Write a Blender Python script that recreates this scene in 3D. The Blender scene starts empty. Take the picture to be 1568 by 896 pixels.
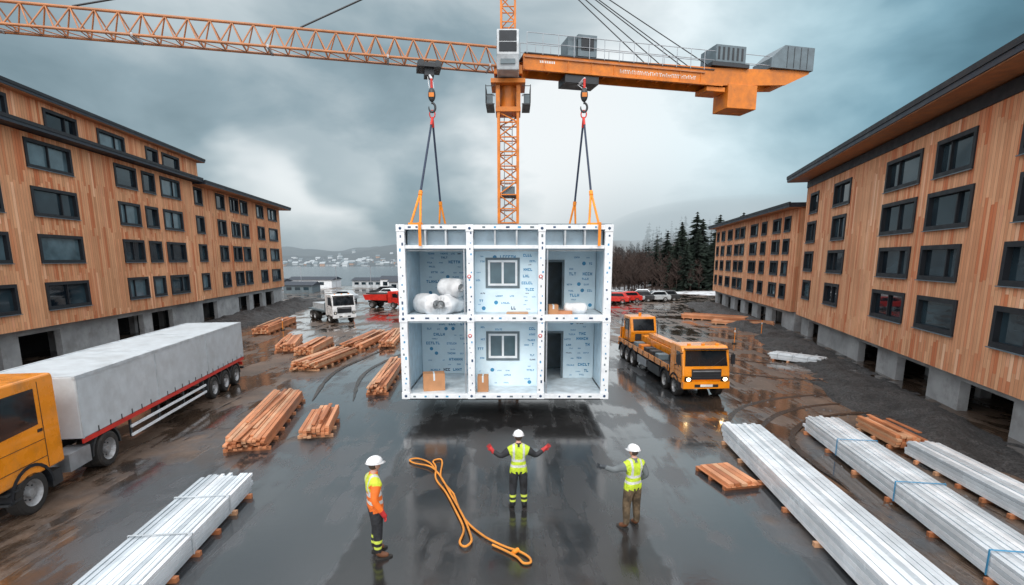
import bpy, math, random
from mathutils import Vector, Matrix, noise
random.seed(7)
R = math.radians
sc = bpy.context.scene
sc.view_settings.view_transform = 'Standard'
sc.view_settings.look = 'None'
sc.view_settings.exposure = 0

# ------------------------------------------------------------------ materials
def newmat(name):
    m = bpy.data.materials.new(name); m.use_nodes = True
    nt = m.node_tree
    return m, nt, nt.nodes['Principled BSDF']
def N(nt, t, **k):
    n = nt.nodes.new(t)
    for a, v in k.items(): setattr(n, a, v)
    return n
def L(nt, a, b): nt.links.new(a, b)
def math_n(nt, op, a, b=None, c=None):
    n = N(nt, 'ShaderNodeMath', operation=op)
    for i, v in enumerate((a, b, c)):
        if v is None: continue
        if isinstance(v, (int, float)): n.inputs[i].default_value = v
        else: L(nt, v, n.inputs[i])
    return n.outputs[0]
def mixc(nt, f, a, b, bt='MIX'):
    n = N(nt, 'ShaderNodeMix', data_type='RGBA', blend_type=bt)
    if isinstance(f, (int, float)): n.inputs[0].default_value = f
    else: L(nt, f, n.inputs[0])
    for i, v in ((6, a), (7, b)):
        if isinstance(v, (tuple, list)): n.inputs[i].default_value = (v[0], v[1], v[2], 1)
        else: L(nt, v, n.inputs[i])
    return n.outputs[2]
def noise_n(nt, vec, scale, detail=4, rough=.55, dist=0):
    n = N(nt, 'ShaderNodeTexNoise'); n.inputs['Scale'].default_value = scale
    n.inputs['Detail'].default_value = detail; n.inputs['Roughness'].default_value = rough
    n.inputs['Distortion'].default_value = dist
    if vec is not None: L(nt, vec, n.inputs['Vector'])
    return n.outputs['Fac']
def mapr(nt, v, a, b, c=0, d=1, smooth=False):
    n = N(nt, 'ShaderNodeMapRange')
    if smooth: n.interpolation_type = 'SMOOTHSTEP'
    L(nt, v, n.inputs[0])
    for i, x in enumerate((a, b, c, d)): n.inputs[i+1].default_value = x
    return n.outputs[0]
def bump_n(nt, b, h, strength=.3, dist=.02):
    n = N(nt, 'ShaderNodeBump'); n.inputs['Strength'].default_value = strength
    n.inputs['Distance'].default_value = dist
    L(nt, h, n.inputs['Height']); L(nt, n.outputs[0], b.inputs['Normal'])
    return n.outputs[0]
def objc(nt): return N(nt, 'ShaderNodeTexCoord').outputs['Object']
def mat(name, col, rough=.6, metal=0, var=.25, scale=2.5, bump=0, bscale=30, coat=0, dirt=None, dscale=1.2):
    m, nt, b = newmat(name)
    o = objc(nt)
    f = noise_n(nt, o, scale, 3)
    f = mapr(nt, f, .3, .7)
    c = mixc(nt, f, tuple(x*(1-var) for x in col), tuple(min(1, x*(1+var*.6)) for x in col))
    if dirt:
        df = mapr(nt, noise_n(nt, o, dscale, 5, .7), .5, .72, 0, .75)
        c = mixc(nt, df, c, dirt)
    L(nt, c, b.inputs['Base Color'])
    rf = mapr(nt, f, 0, 1, max(.02, rough-.1), min(1, rough+.1))
    L(nt, rf, b.inputs['Roughness'])
    b.inputs['Metallic'].default_value = metal
    if coat: b.inputs['Coat Weight'].default_value = coat
    if bump: bump_n(nt, b, noise_n(nt, o, bscale, 3), bump, .02)
    return m
def emis(name, col, s):
    m, nt, b = newmat(name)
    b.inputs['Base Color'].default_value = (*col, 1)
    b.inputs['Emission Color'].default_value = (*col, 1)
    b.inputs['Emission Strength'].default_value = s
    return m

def cladding(name, tones, bw=.19):
    m, nt, b = newmat(name)
    o = objc(nt); s = N(nt, 'ShaderNodeSeparateXYZ'); L(nt, o, s.inputs[0])
    hx = math_n(nt, 'ADD', s.outputs[0], s.outputs[1])
    u = math_n(nt, 'DIVIDE', hx, bw)
    col = math_n(nt, 'FLOOR', u)
    w1 = N(nt, 'ShaderNodeTexWhiteNoise', noise_dimensions='1D'); L(nt, col, w1.inputs['W'])
    zz = math_n(nt, 'ADD', math_n(nt, 'DIVIDE', s.outputs[2], 2.65), math_n(nt, 'MULTIPLY', w1.outputs[0], .35))
    row = math_n(nt, 'FLOOR', zz)
    w2 = N(nt, 'ShaderNodeTexWhiteNoise', noise_dimensions='2D')
    cb = N(nt, 'ShaderNodeCombineXYZ'); L(nt, col, cb.inputs[0]); L(nt, row, cb.inputs[1]); L(nt, cb.outputs[0], w2.inputs['Vector'])
    cr = N(nt, 'ShaderNodeValToRGB'); L(nt, w2.outputs[0], cr.inputs[0])
    e = cr.color_ramp.elements; e[0].color = (*tones[0], 1); e[1].color = (*tones[2], 1)
    x = e.new(.5); x.color = (*tones[1], 1)
    x = e.new(.90); x.color = (tones[0][0]*.95, tones[0][1]*.62, tones[0][2]*.5, 1)
    mp = N(nt, 'ShaderNodeMapping'); L(nt, o, mp.inputs[0]); mp.inputs['Scale'].default_value = (8, 8, .5)
    g = mapr(nt, noise_n(nt, mp.outputs[0], 3, 4, .6, .5), .3, .7, .84, 1.08)
    big = mapr(nt, noise_n(nt, o, .25, 3), .3, .7, .84, 1.1)
    g = math_n(nt, 'MULTIPLY', g, big)
    gap = math_n(nt, 'FRACT', u)
    gp = math_n(nt, 'GREATER_THAN', gap, .08)
    gc = mapr(nt, gp, 0, 1, .5, 1)
    g = math_n(nt, 'MULTIPLY', g, gc)
    mul = N(nt, 'ShaderNodeVectorMath', operation='SCALE'); L(nt, cr.outputs[0], mul.inputs[0]); L(nt, g, mul.inputs['Scale'])
    L(nt, mul.outputs[0], b.inputs['Base Color'])
    b.inputs['Roughness'].default_value = .75; b.inputs['Specular IOR Level'].default_value = .3
    bump_n(nt, b, gp, .6, .02)
    return m

M = {}
M['clad_l'] = cladding('wood_cladding_warm', [(.58, .275, .135), (.78, .41, .22), (.90, .53, .32)])
M['clad_r'] = cladding('wood_cladding_pale', [(.66, .31, .16), (.84, .46, .26), (.94, .60, .385)])
M['concrete'] = mat('concrete', (.34, .35, .355), .8, var=.3, scale=.8, bump=.3, bscale=12, dirt=(.19, .185, .18))
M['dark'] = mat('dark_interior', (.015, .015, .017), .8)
M['frame'] = mat('black_window_frame', (.009, .012, .017), .6)
M['roof'] = mat('roof_membrane', (.022, .032, .048), .55, var=.4)
M['soffit'] = mat('soffit_wood', (.46, .20, .09), .6)
m, nt, b = newmat('window_glass')
f = noise_n(nt, objc(nt), .35, 2)
L(nt, mixc(nt, mapr(nt, f, .4, .65), (.005, .010, .016), (.03, .055, .07)), b.inputs['Base Color'])
b.inputs['Roughness'].default_value = .04; b.inputs['IOR'].default_value = 1.42
M['glass'] = m
M['glass_lit'] = mat('window_glass_pale', (.09, .15, .18), .08, var=.4, scale=1)
M['white'] = mat('white_steel_paint', (.82, .86, .89), .4, var=.06, dirt=(.60, .65, .70), dscale=3)
M['wrap'] = mat('pale_blue_sheathing', (.74, .89, .97), .55, var=.06, bump=.3, bscale=5)
M['corr'] = mat('corrugated_steel', (.54, .70, .80), .45, var=.15)
M['blue'] = mat('blue_print', (.05, .30, .54), .5)
M['navy'] = mat('navy_print', (.02, .06, .14), .5)
M['red'] = mat('red_paint', (.60, .03, .02), .4)
M['floor'] = mat('floor_board', (.66, .74, .79), .5)
M['card'] = mat('cardboard', (.50, .25, .12), .8, var=.15)
M['insul'] = mat('insulation_wrap', (.80, .82, .84), .6, bump=1.0, bscale=9)
M['orange'] = mat('crane_orange', (.68, .20, .015), .45, var=.25, dirt=(.34, .12, .03))
M['jib'] = mat('jib_orange', (.47, .19, .075), .5, var=.25, dirt=(.36, .19, .12))
M['truck_or'] = mat('truck_orange_paint', (.86, .28, .006), .28, var=.1, coat=.6, dirt=(.42, .18, .04), dscale=.8)
M['grey'] = mat('grey_paint', (.13, .175, .20), .5)
M['lgrey'] = mat('light_grey_paint', (.50, .55, .58), .45, dirt=(.3, .33, .35))
M['steel'] = mat('dark_steel', (.05, .055, .06), .45, metal=.5)
M['galv'] = mat('galvanised_steel', (.42, .45, .48), .4, metal=.7)
M['rubber'] = mat('tyre_rubber', (.020, .019, .018), .75, dirt=(.06, .05, .04), dscale=4)
M['rim'] = mat('wheel_rim', (.36, .37, .38), .4, metal=.5, dirt=(.10, .08, .06), dscale=5)
M['tarp'] = mat('trailer_panel', (.52, .57, .60), .5, var=.12, dirt=(.38, .41, .42), dscale=.7, bump=.15, bscale=2)
M['wtruck'] = mat('white_truck_paint', (.78, .80, .81), .35, coat=.4)
M['vglass'] = mat('vehicle_glass', (.010, .014, .018), .06)
M['head'] = emis('headlamp', (1.0, .72, .35), 18)
M['lamp'] = mat('lamp_lens', (.7, .68, .6), .15)
M['plate'] = mat('number_plate', (.75, .75, .72), .4)
for i, c in enumerate([(.50, .195, .085), (.62, .275, .135), (.40, .14, .055), (.58, .32, .18)]):
    M['pl%d' % i] = mat('plank_wood_%d' % i, c, .5, var=.3, scale=1.2)
for i, c in enumerate([(.68, .74, .78), (.58, .64, .68), (.76, .80, .83), (.46, .52, .56)]):
    M['wp%d' % i] = mat('white_film_%d' % i, c, .25, var=.18, scale=1.4, bump=.6, bscale=5)
M['rope'] = mat('orange_rope', (.70, .27, .04), .7, bump=.6, bscale=120)
M['sling'] = mat('dark_sling', (.02, .035, .07), .6)
M['osling'] = mat('orange_sling', (.88, .28, .02), .6)
M['bark'] = mat('bark', (.05, .038, .03), .9)
M['twig'] = mat('bare_twigs', (.040, .025, .020), .9, var=.4, scale=.1)
m, nt, b = newmat('conifer_foliage')
L(nt, mixc(nt, mapr(nt, noise_n(nt, objc(nt), .9, 3), .35, .65), (.006, .014, .011), (.028, .048, .034)), b.inputs['Base Color'])
b.inputs['Roughness'].default_value = .9
M['fol'] = m
m, nt, b = newmat('dark_gravel')
o = objc(nt)
v = N(nt, 'ShaderNodeTexVoronoi'); v.inputs['Scale'].default_value = 22; L(nt, o, v.inputs['Vector'])
sv = N(nt, 'ShaderNodeSeparateColor'); L(nt, v.outputs['Color'], sv.inputs[0])
gb = mapr(nt, noise_n(nt, o, 1.3, 5, .7), .3, .7, .35, 1.3)
gc_ = N(nt, 'ShaderNodeVectorMath', operation='SCALE')
L(nt, mixc(nt, mapr(nt, sv.outputs[0], .1, 1), (.022, .022, .023), (.095, .093, .092)), gc_.inputs[0]); L(nt, gb, gc_.inputs['Scale'])
L(nt, gc_.outputs[0], b.inputs['Base Color'])
b.inputs['Roughness'].default_value = .65
bump_n(nt, b, noise_n(nt, o, 9, 5, .8), 1.0, .12)
M['gravel'] = m
M['stone'] = mat('loose_stone', (.10, .098, .10), .6, var=.5, scale=3)
# wet ground
m, nt, b = newmat('wet_asphalt_and_mud')
o = objc(nt); s = N(nt, 'ShaderNodeSeparateXYZ'); L(nt, o, s.inputs[0])
X, Y = s.outputs[0], s.outputs[1]
warp = mapr(nt, noise_n(nt, o, .22, 4, .65), .2, .8, -5, 5)
ax = math_n(nt, 'ABSOLUTE', math_n(nt, 'ADD', X, .8))
mudx = mapr(nt, math_n(nt, 'ADD', ax, warp), 7.5, 10.0, 0, 1, True)
mudy = mapr(nt, math_n(nt, 'ADD', Y, warp), 27, 33, 0, 1, True)
mud = math_n(nt, 'MAXIMUM', mudx, mudy)
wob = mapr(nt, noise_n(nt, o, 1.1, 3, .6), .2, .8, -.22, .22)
module_refl = mapr(nt, math_n(nt, 'ADD', math_n(nt, 'ABSOLUTE', math_n(nt, 'ADD', X, .22)), wob), 3.08, 3.2, 1, 0, True)  # dark reflection of the module, painted into the asphalt colour and coat
module_refl = math_n(nt, 'MULTIPLY', module_refl, mapr(nt, math_n(nt, 'ADD', Y, wob), 22.3, 22.7, 1, 0, True))
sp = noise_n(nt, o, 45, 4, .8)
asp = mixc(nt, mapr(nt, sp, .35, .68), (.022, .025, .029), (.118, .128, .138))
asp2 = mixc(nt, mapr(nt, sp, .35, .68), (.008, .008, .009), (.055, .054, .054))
asp = mixc(nt, module_refl, asp, asp2)
big = mapr(nt, noise_n(nt, o, .6, 4, .65), .3, .7)
mudc = mixc(nt, big, (.042, .027, .018), (.150, .098, .066))
mudc = mixc(nt, mapr(nt, noise_n(nt, o, 14, 5, .8), .5, .7, 0, .6), mudc, (.22, .18, .145))
asp = mixc(nt, math_n(nt, 'MULTIPLY', big, .25), asp, (.050, .049, .048))
c = mixc(nt, mud, asp, mudc)
mp = N(nt, 'ShaderNodeMapping'); L(nt, o, mp.inputs[0]); mp.inputs['Scale'].default_value = (1, .09, 1)
rut = noise_n(nt, mp.outputs[0], 1.6, 4, .6, .8)
wet = noise_n(nt, o, .35, 4, .6, .4)
wetm = mapr(nt, math_n(nt, 'ADD', math_n(nt, 'MULTIPLY', wet, .6), math_n(nt, 'MULTIPLY', rut, .4)), .44, .52, 0, 1, True)
drk = N(nt, 'ShaderNodeVectorMath', operation='SCALE'); L(nt, c, drk.inputs[0]); L(nt, mapr(nt, wetm, 0, 1, 1.0, .6), drk.inputs['Scale'])
L(nt, drk.outputs[0], b.inputs['Base Color'])
ra = mapr(nt, wetm, 0, 1, .32, .15)
rm = mapr(nt, wetm, 0, 1, .55, .06)
rmix = N(nt, 'ShaderNodeMix', data_type='FLOAT'); L(nt, mud, rmix.inputs[0]); L(nt, ra, rmix.inputs[2]); L(nt, rm, rmix.inputs[3])
L(nt, rmix.outputs[0], b.inputs['Roughness'])
b.inputs['IOR'].default_value = 1.62
hb_ = math_n(nt, 'ADD', math_n(nt, 'MULTIPLY', noise_n(nt, o, 28, 4, .7), mapr(nt, wetm, 0, 1, .5, .08)),
            math_n(nt, 'MULTIPLY', math_n(nt, 'MULTIPLY', rut, mud), mapr(nt, wetm, 0, 1, 5, .4)))
bump_n(nt, b, hb_, .35, .03)
L(nt, mapr(nt, wetm, 0, 1, .25, .04), b.inputs['Coat Roughness'])
cw = math_n(nt, 'MULTIPLY', mapr(nt, wetm, 0, 1, .15, 1.0), mapr(nt, module_refl, 0, 1, 1, .45))
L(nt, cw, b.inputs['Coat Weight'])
b.inputs['Coat IOR'].default_value = 1.33
cbn = N(nt, 'ShaderNodeBump'); cbn.inputs['Strength'].default_value = .16; cbn.inputs['Distance'].default_value = .02
L(nt, noise_n(nt, o, 6, 3, .6), cbn.inputs['Height']); L(nt, cbn.outputs[0], b.inputs['Coat Normal'])
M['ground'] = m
M['track'] = mat('wet_tyre_track', (.035, .027, .022), .18, var=.4, scale=4, bump=.8, bscale=14)
m, nt, b = newmat('hillside_soil_snow')
o = objc(nt)
hs = N(nt, 'ShaderNodeSeparateXYZ'); L(nt, o, hs.inputs[0])
low = mapr(nt, hs.outputs[1], 95, 130, 1, 0)
sn = math_n(nt, 'MULTIPLY', mapr(nt, noise_n(nt, o, .12, 5, .7), .49, .56), low)
L(nt, mixc(nt, sn, mixc(nt, noise_n(nt, o, .8, 3), (.04, .028, .024), (.10, .07, .055)), (.62, .65, .68)), b.inputs['Base Color'])
b.inputs['Roughness'].default_value = .85
M['hill'] = m
M['farhill'] = mat('far_hill_forest', (.014, .022, .030), .9, var=.5, scale=.05, dirt=(.05, .055, .058), dscale=.06)
m, nt, b = newmat('fjord_water')
b.inputs['Base Color'].default_value = (.03, .055, .075, 1)
b.inputs['Roughness'].default_value = .18
mp = N(nt, 'ShaderNodeMapping'); L(nt, objc(nt), mp.inputs[0]); mp.inputs['Scale'].default_value = (.4, 1, 1)
bump_n(nt, b, noise_n(nt, mp.outputs[0], .6, 3), .5, .3)
M['water'] = m

# ------------------------------------------------------------------ mesh builder
class MB:
    def __init__(s): s.v = []; s.f = []; s.m = []; s.sm = []; s.mats = []
    def add(s, vs, fs, m, T=None, smooth=False):
        if isinstance(m, str): m = M[m]
        if m not in s.mats: s.mats.append(m)
        k = s.mats.index(m); n = len(s.v)
        for p in vs:
            p = Vector(p)
            s.v.append(T @ p if T else p)
        for f in fs:
            s.f.append([i+n for i in f]); s.m.append(k); s.sm.append(smooth)
    def box(s, x0, x1, y0, y1, z0, z1, m, T=None):
        vs = [(x, y, z) for z in (z0, z1) for y in (y0, y1) for x in (x0, x1)]
        s.add(vs, [(0, 2, 3, 1), (4, 5, 7, 6), (0, 1, 5, 4), (2, 6, 7, 3), (0, 4, 6, 2), (1, 3, 7, 5)], m, T)
    def quad(s, a, b_, c, d, m): s.add([a, b_, c, d], [(0, 1, 2, 3)], m)
    def prism(s, poly, x0, x1, m, T=None):
        n = len(poly)
        vs = [(x0, y, z) for y, z in poly]+[(x1, y, z) for y, z in poly]
        fs = [tuple(range(n)), tuple(range(2*n-1, n-1, -1))]
        fs += [(i, i+n, (i+1) % n+n, (i+1) % n) for i in range(n)]
        s.add(vs, fs, m, T)
    def cyl(s, p0, p1, r, m, n=8, r2=None, T=None, smooth=True):
        p0 = Vector(p0); p1 = Vector(p1); r2 = r if r2 is None else r2
        d = (p1-p0)
        if d.length < 1e-6: return
        d.normalize()
        a = d.orthogonal().normalized(); c = d.cross(a)
        vs = []
        for p, rr in ((p0, r), (p1, r2)):
            for i in range(n):
                t = 2*math.pi*i/n
                vs.append(p+(a*math.cos(t)+c*math.sin(t))*rr)
        s.add(vs, [(i, (i+1) % n, (i+1) % n+n, i+n) for i in range(n)], m, T, smooth)
        s.add(vs, [tuple(range(n-1, -1, -1)), tuple(range(n, 2*n))], m, T)
    def tube(s, pts, r, m, n=8, T=None):
        pts = [Vector(p) for p in pts]
        rs = r if isinstance(r, (list, tuple)) else [r]*len(pts)
        vs = []; a = None
        for k, p in enumerate(pts):
            d = (pts[min(k+1, len(pts)-1)]-pts[max(k-1, 0)]).normalized()
            if a is None: a = d.orthogonal().normalized()
            else: a = (a-d*a.dot(d)).normalized()
            c = d.cross(a)
            for i in range(n):
                t = 2*math.pi*i/n
                vs.append(p+(a*math.cos(t)+c*math.sin(t))*rs[k])
        fs = [(k*n+i, k*n+(i+1) % n, (k+1)*n+(i+1) % n, (k+1)*n+i) for k in range(len(pts)-1) for i in range(n)]
        s.add(vs, fs, m, T, True)
        q = (len(pts)-1)*n
        s.add(vs, [tuple(range(n-1, -1, -1)), tuple(range(q, q+n))], m, T)
    def lathe(s, prof, c, m_list, n=24, T=None):
        c = Vector(c)
        for k in range(len(prof)-1):
            vs = []
            for (x, r) in prof[k:k+2]:
                for i in range(n):
                    t = 2*math.pi*i/n
                    vs.append(c+Vector((x, r*math.cos(t), r*math.sin(t))))
            s.add(vs, [(i, (i+1) % n, (i+1) % n+n, i+n) for i in range(n)], m_list[k], T, False)
    def ell(s, c, rx, ry, rz, m, n=16, k=10, T=None, fn=None, zmin=-1):
        vs = []; c = Vector(c)
        for j in range(k+1):
            ph = -math.pi/2+math.pi*j/k
            sz = max(math.sin(ph), zmin)
            for i in range(n):
                t = 2*math.pi*i/n
                p = Vector((math.cos(ph)*math.cos(t)*rx, math.cos(ph)*math.sin(t)*ry, sz*rz))
                if fn: p = fn(p)
                vs.append(c+p)
        fs = [(j*n+i, j*n+(i+1) % n, (j+1)*n+(i+1) % n, (j+1)*n+i) for j in range(k) for i in range(n)]
        s.add(vs, fs, m, T, True)
    def obj(s, name, parent=None, bevel=0):
        me = bpy.data.meshes.new(name)
        me.from_pydata([tuple(p) for p in s.v], [], s.f)
        for m in s.mats: me.materials.append(m)
        me.polygons.foreach_set('material_index', s.m)
        me.polygons.foreach_set('use_smooth', s.sm)
        me.update()
        ob = bpy.data.objects.new(name, me); sc.collection.objects.link(ob)
        if parent: ob.parent = parent
        if bevel:
            bv = ob.modifiers.new('bevel', 'BEVEL'); bv.width = bevel; bv.segments = 2; bv.limit_method = 'ANGLE'
        return ob
def empty(name, loc=(0, 0, 0), rz=0, scale=1):
    e = bpy.data.objects.new(name, None); sc.collection.objects.link(e)
    e.location = loc; e.rotation_euler = (0, 0, rz); e.scale = (scale,)*3
    e.empty_display_size = .3
    return e

# ------------------------------------------------------------------ camera
cam = bpy.data.cameras.new('camera'); co = bpy.data.objects.new('camera', cam); sc.collection.objects.link(co)
co.location = (0, 0, 5.8); co.rotation_euler = (R(80), 0, 0)
cam.sensor_width = 36; cam.lens = 18.37; cam.shift_y = .0574; cam.clip_end = 6000; cam.clip_start = .1
sc.camera = co

# ------------------------------------------------------------------ world
w = bpy.data.worlds.new("World"); sc.world = w; w.use_nodes = True
nt = w.node_tree; nt.nodes.clear()
out = N(nt, 'ShaderNodeOutputWorld')
sky = N(nt, 'ShaderNodeTexSky', sky_type='NISHITA'); sky.sun_disc = False
sky.sun_elevation = R(50); sky.sun_rotation = R(200); sky.dust_density = 3
bg1 = N(nt, 'ShaderNodeBackground'); L(nt, sky.outputs[0], bg1.inputs[0]); bg1.inputs[1].default_value = .08
tc = N(nt, 'ShaderNodeTexCoord').outputs['Generated']
nrm = N(nt, 'ShaderNodeVectorMath', operation='NORMALIZE'); L(nt, tc, nrm.inputs[0])
d = nrm.outputs[0]
mp = N(nt, 'ShaderNodeMapping'); L(nt, d, mp.inputs[0]); mp.inputs['Scale'].default_value = (1, 1, 2.0); mp.inputs['Location'].default_value = (.3, .1, .2)
c1 = noise_n(nt, mp.outputs[0], 1.6, 3, .5, .2)
mp2 = N(nt, 'ShaderNodeMapping'); L(nt, d, mp2.inputs[0]); mp2.inputs['Scale'].default_value = (1, 1, 2.0); mp2.inputs['Location'].default_value = (2.1, .7, 0)
c2 = noise_n(nt, mp2.outputs[0], 4.0, 5, .55, .3)
cl = math_n(nt, 'ADD', math_n(nt, 'MULTIPLY', c1, .72), math_n(nt, 'MULTIPLY', c2, .28))
pn_ = N(nt, 'ShaderNodeTexNoise'); pn_.inputs['Scale'].default_value = 3.2; pn_.inputs['Detail'].default_value = 4; L(nt, mp.outputs[0], pn_.inputs['Vector'])
ps = N(nt, 'ShaderNodeVectorMath', operation='SUBTRACT'); L(nt, pn_.outputs['Color'], ps.inputs[0]); ps.inputs[1].default_value = (.5, .5, .5)
pm_ = N(nt, 'ShaderNodeVectorMath', operation='MULTIPLY'); L(nt, ps.outputs[0], pm_.inputs[0]); pm_.inputs[1].default_value = (.55, .0, .28)
pa_ = N(nt, 'ShaderNodeVectorMath', operation='ADD'); L(nt, pm_.outputs[0], pa_.inputs[0]); L(nt, d, pa_.inputs[1])
pd = N(nt, 'ShaderNodeVectorMath', operation='NORMALIZE'); L(nt, pa_.outputs[0], pd.inputs[0])
def lobe(vec, a, b_):
    dt = N(nt, 'ShaderNodeVectorMath', operation='DOT_PRODUCT'); L(nt, pd.outputs[0], dt.inputs[0]); dt.inputs[1].default_value = Vector(vec).normalized()
    return mapr(nt, dt.outputs['Value'], a, b_, 0, 1, True)
glow = lobe((.0, 1, .46), .68, 1.0)
gl2 = lobe((-.40, 1, .04), .984, 1.0)
gl3 = lobe((.32, 1, .14), .91, 1.0)
dk = lobe((-.36, 1, .17), .945, .998)
v = math_n(nt, 'ADD', mapr(nt, cl, .37, .63, .0, .58), math_n(nt, 'MULTIPLY', glow, .42))
v = math_n(nt, 'ADD', v, math_n(nt, 'MULTIPLY', gl2, .42))
v = math_n(nt, 'ADD', v, math_n(nt, 'MULTIPLY', gl3, .25))
v = math_n(nt, 'SUBTRACT', v, math_n(nt, 'MULTIPLY', dk, .33))
cr = N(nt, 'ShaderNodeValToRGB'); L(nt, v, cr.inputs[0])
e = cr.color_ramp.elements
e[0].position = 0; e[0].color = (.085, .130, .152, 1)
e[1].position = 1.0; e[1].color = (.88, .92, .93, 1)
for p, cc in ((.25, (.155, .23, .265)), (.5, (.28, .375, .42)), (.75, (.53, .61, .64))):
    x = e.new(p); x.color = (*cc, 1)
sz = N(nt, 'ShaderNodeSeparateXYZ'); L(nt, d, sz.inputs[0])
side = mapr(nt, sz.outputs[0], .1, .7, 0, .9, True)
tint = mixc(nt, side, cr.outputs[0], mixc(nt, 1.0, cr.outputs[0], (.66, 1.0, 1.12), 'MULTIPLY'))
# mist lying along the horizon on the right-hand side
hzm = math_n(nt, 'MULTIPLY', mapr(nt, sz.outputs[2], .0, .22, .75, 0, True), mapr(nt, sz.outputs[0], -.05, .25, 0, 1, True))
tint = mixc(nt, hzm, tint, (.46, .54, .585))
back = mapr(nt, sz.outputs[1], -.2, .28, 1, 0, True)
top = mapr(nt, sz.outputs[2], .46, .72, 0, 1, True)
colr = mixc(nt, math_n(nt, 'MAXIMUM', back, top), tint, (1.58, 1.60, 1.65))  # sky overhead and behind the camera brightened, added as fill light
bg2 = N(nt, 'ShaderNodeBackground'); L(nt, colr, bg2.inputs[0]); bg2.inputs[1].default_value = 1.1
ms = N(nt, 'ShaderNodeMixShader'); ms.inputs[0].default_value = .9
L(nt, bg1.outputs[0], ms.inputs[1]); L(nt, bg2.outputs[0], ms.inputs[2]); L(nt, ms.outputs[0], out.inputs[0])
sl = bpy.data.lights.new('sun', 'SUN'); so = bpy.data.objects.new('sun', sl); sc.collection.objects.link(so)
sl.energy = 1.5; sl.angle = R(20); sl.color = (1, .93, .84)
so.rotation_euler = (R(48), 0, R(-8)); so.location = (0, 0, 60)

# ------------------------------------------------------------------ ground & far setting
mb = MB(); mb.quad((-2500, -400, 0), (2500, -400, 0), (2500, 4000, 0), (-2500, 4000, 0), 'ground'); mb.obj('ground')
mb = MB(); mb.quad((-900, 116, .02), (14, 116, .02), (14, 2500, .02), (-900, 2500, .02), 'water'); mb.obj('water')

def ribbon(pts, wdt, z, m, mb):
    pts = [Vector((p[0], p[1], 0)) for p in pts]
    P = []
    for i in range(len(pts)-1):
        p0 = pts[max(i-1, 0)]; p1 = pts[i]; p2 = pts[i+1]; p3 = pts[min(i+2, len(pts)-1)]
        for k in range(10):
            t = k/10
            P.append(.5*((2*p1)+(p2-p0)*t+(2*p0-5*p1+4*p2-p3)*t*t+(3*p1-p0-3*p2+p3)*t**3))
    P.append(pts[-1]); vs = []
    for i, p in enumerate(P):
        dd = (P[min(i+1, len(P)-1)]-P[max(i-1, 0)]).normalized(); nn = Vector((-dd.y, dd.x, 0))
        ww = wdt*(.8+.5*noise.noise(p*2.3))*min(1, .15+i/6, .15+(len(P)-1-i)/6)
        vs += [p+nn*ww/2+Vector((0, 0, z)), p-nn*ww/2+Vector((0, 0, z))]
    mb.add(vs, [(2*i, 2*i+1, 2*i+3, 2*i+2) for i in range(len(P)-1)], m)
    return P
mb = MB()
zz = .004
for pts in ([(6.9, 15.5), (7.4, 17.5), (9.3, 20.2), (12.4, 21.8), (16.3, 22.0)], [(7.5, 14.6), (8.1, 16.6), (10.2, 19.2), (12.9, 20.5), (16.0, 20.6)],
            [(9, 30), (12, 26), (15.5, 24.5)], [(6, 40), (9, 34), (13, 30), (15.5, 28.5)],
            [(-6.6, 21), (-7.6, 27), (-6.5, 36), (-8, 50)], [(-8.3, 21), (-9.2, 27), (-8.3, 36), (-10, 50)],
            [(10.3, 23.5), (10.9, 32), (9.8, 42), (12, 58)], [(8.6, 12.5), (9.0, 16), (11.0, 18.4), (13.6, 19.3), (15.4, 19.2)]):
    ribbon(pts, .26, zz, 'track', mb); zz += .004
mb.obj('tyre_tracks')
mb = MB()
for k in range(1500):
    y = random.uniform(11, 44); edge = 11.67+.262*y
    x = edge-abs(random.gauss(0, 1.6))-.5 if random.random() < .75 else random.uniform(8.5, edge-1)
    if random.random() < .2: x = -random.uniform(8.5, 20); y = random.uniform(26, 50)
    r_ = random.uniform(.015, .055)
    vs = [Vector((x+r_*math.cos(a)*random.uniform(.7, 1.3), y+r_*math.sin(a)*random.uniform(.7, 1.3), .0)) for a in (0, 1.3, 2.5, 3.8, 5.0)]
    tp = Vector((x, y, r_*random.uniform(.6, 1.1)))
    mb.add(vs+[tp], [(i, (i+1) % 5, 5) for i in range(5)], 'stone')
mb.obj('loose_stones')

def hill_z(x, y):
    def ss(t): t = max(0, min(1, t)); return t*t*(3-2*t)
    return -.4+ss((x-9)/50)*(ss((y-74)/110)*11+ss((y-150)/350)*10)+noise.noise(Vector((x*.05, y*.05, 0)))*1.4*ss((y-74)/40)+.5*ss((y-76)/15)
mb = MB(); nx, ny = 70, 60; vs = []
for j in range(ny+1):
    for i in range(nx+1):
        x = 8+(i/nx)**1.6*420; y = 72+(j/ny)**1.7*600
        vs.append((x, y, hill_z(x, y)))
mb.add(vs, [(j*(nx+1)+i, j*(nx+1)+i+1, (j+1)*(nx+1)+i+1, (j+1)*(nx+1)+i) for j in range(ny) for i in range(nx)], 'hill', None, True)
mb.obj('hillside')
def far_z(x, y):
    t = max(0, (y-430)/330)
    h = math.sin(min(1, t*1.5)*math.pi/2)*(17+22*noise.noise(Vector((x*.008, y*.004, 3)))+8*max(0, noise.noise(Vector((x*.03, y*.03, 1)))))
    return max(-1, h)-.5
mb = MB(); nx, ny = 90, 20; vs = []
for j in range(ny+1):
    for i in range(nx+1):
        x = -520+i/nx*600; y = 430+j/ny*330; vs.append((x, y, far_z(x, y)))
mb.add(vs, [(j*(nx+1)+i, j*(nx+1)+i+1, (j+1)*(nx+1)+i+1, (j+1)*(nx+1)+i) for j in range(ny) for i in range(nx)], 'farhill', None, True)
mb.obj('far_hills')
mb = MB()
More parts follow.
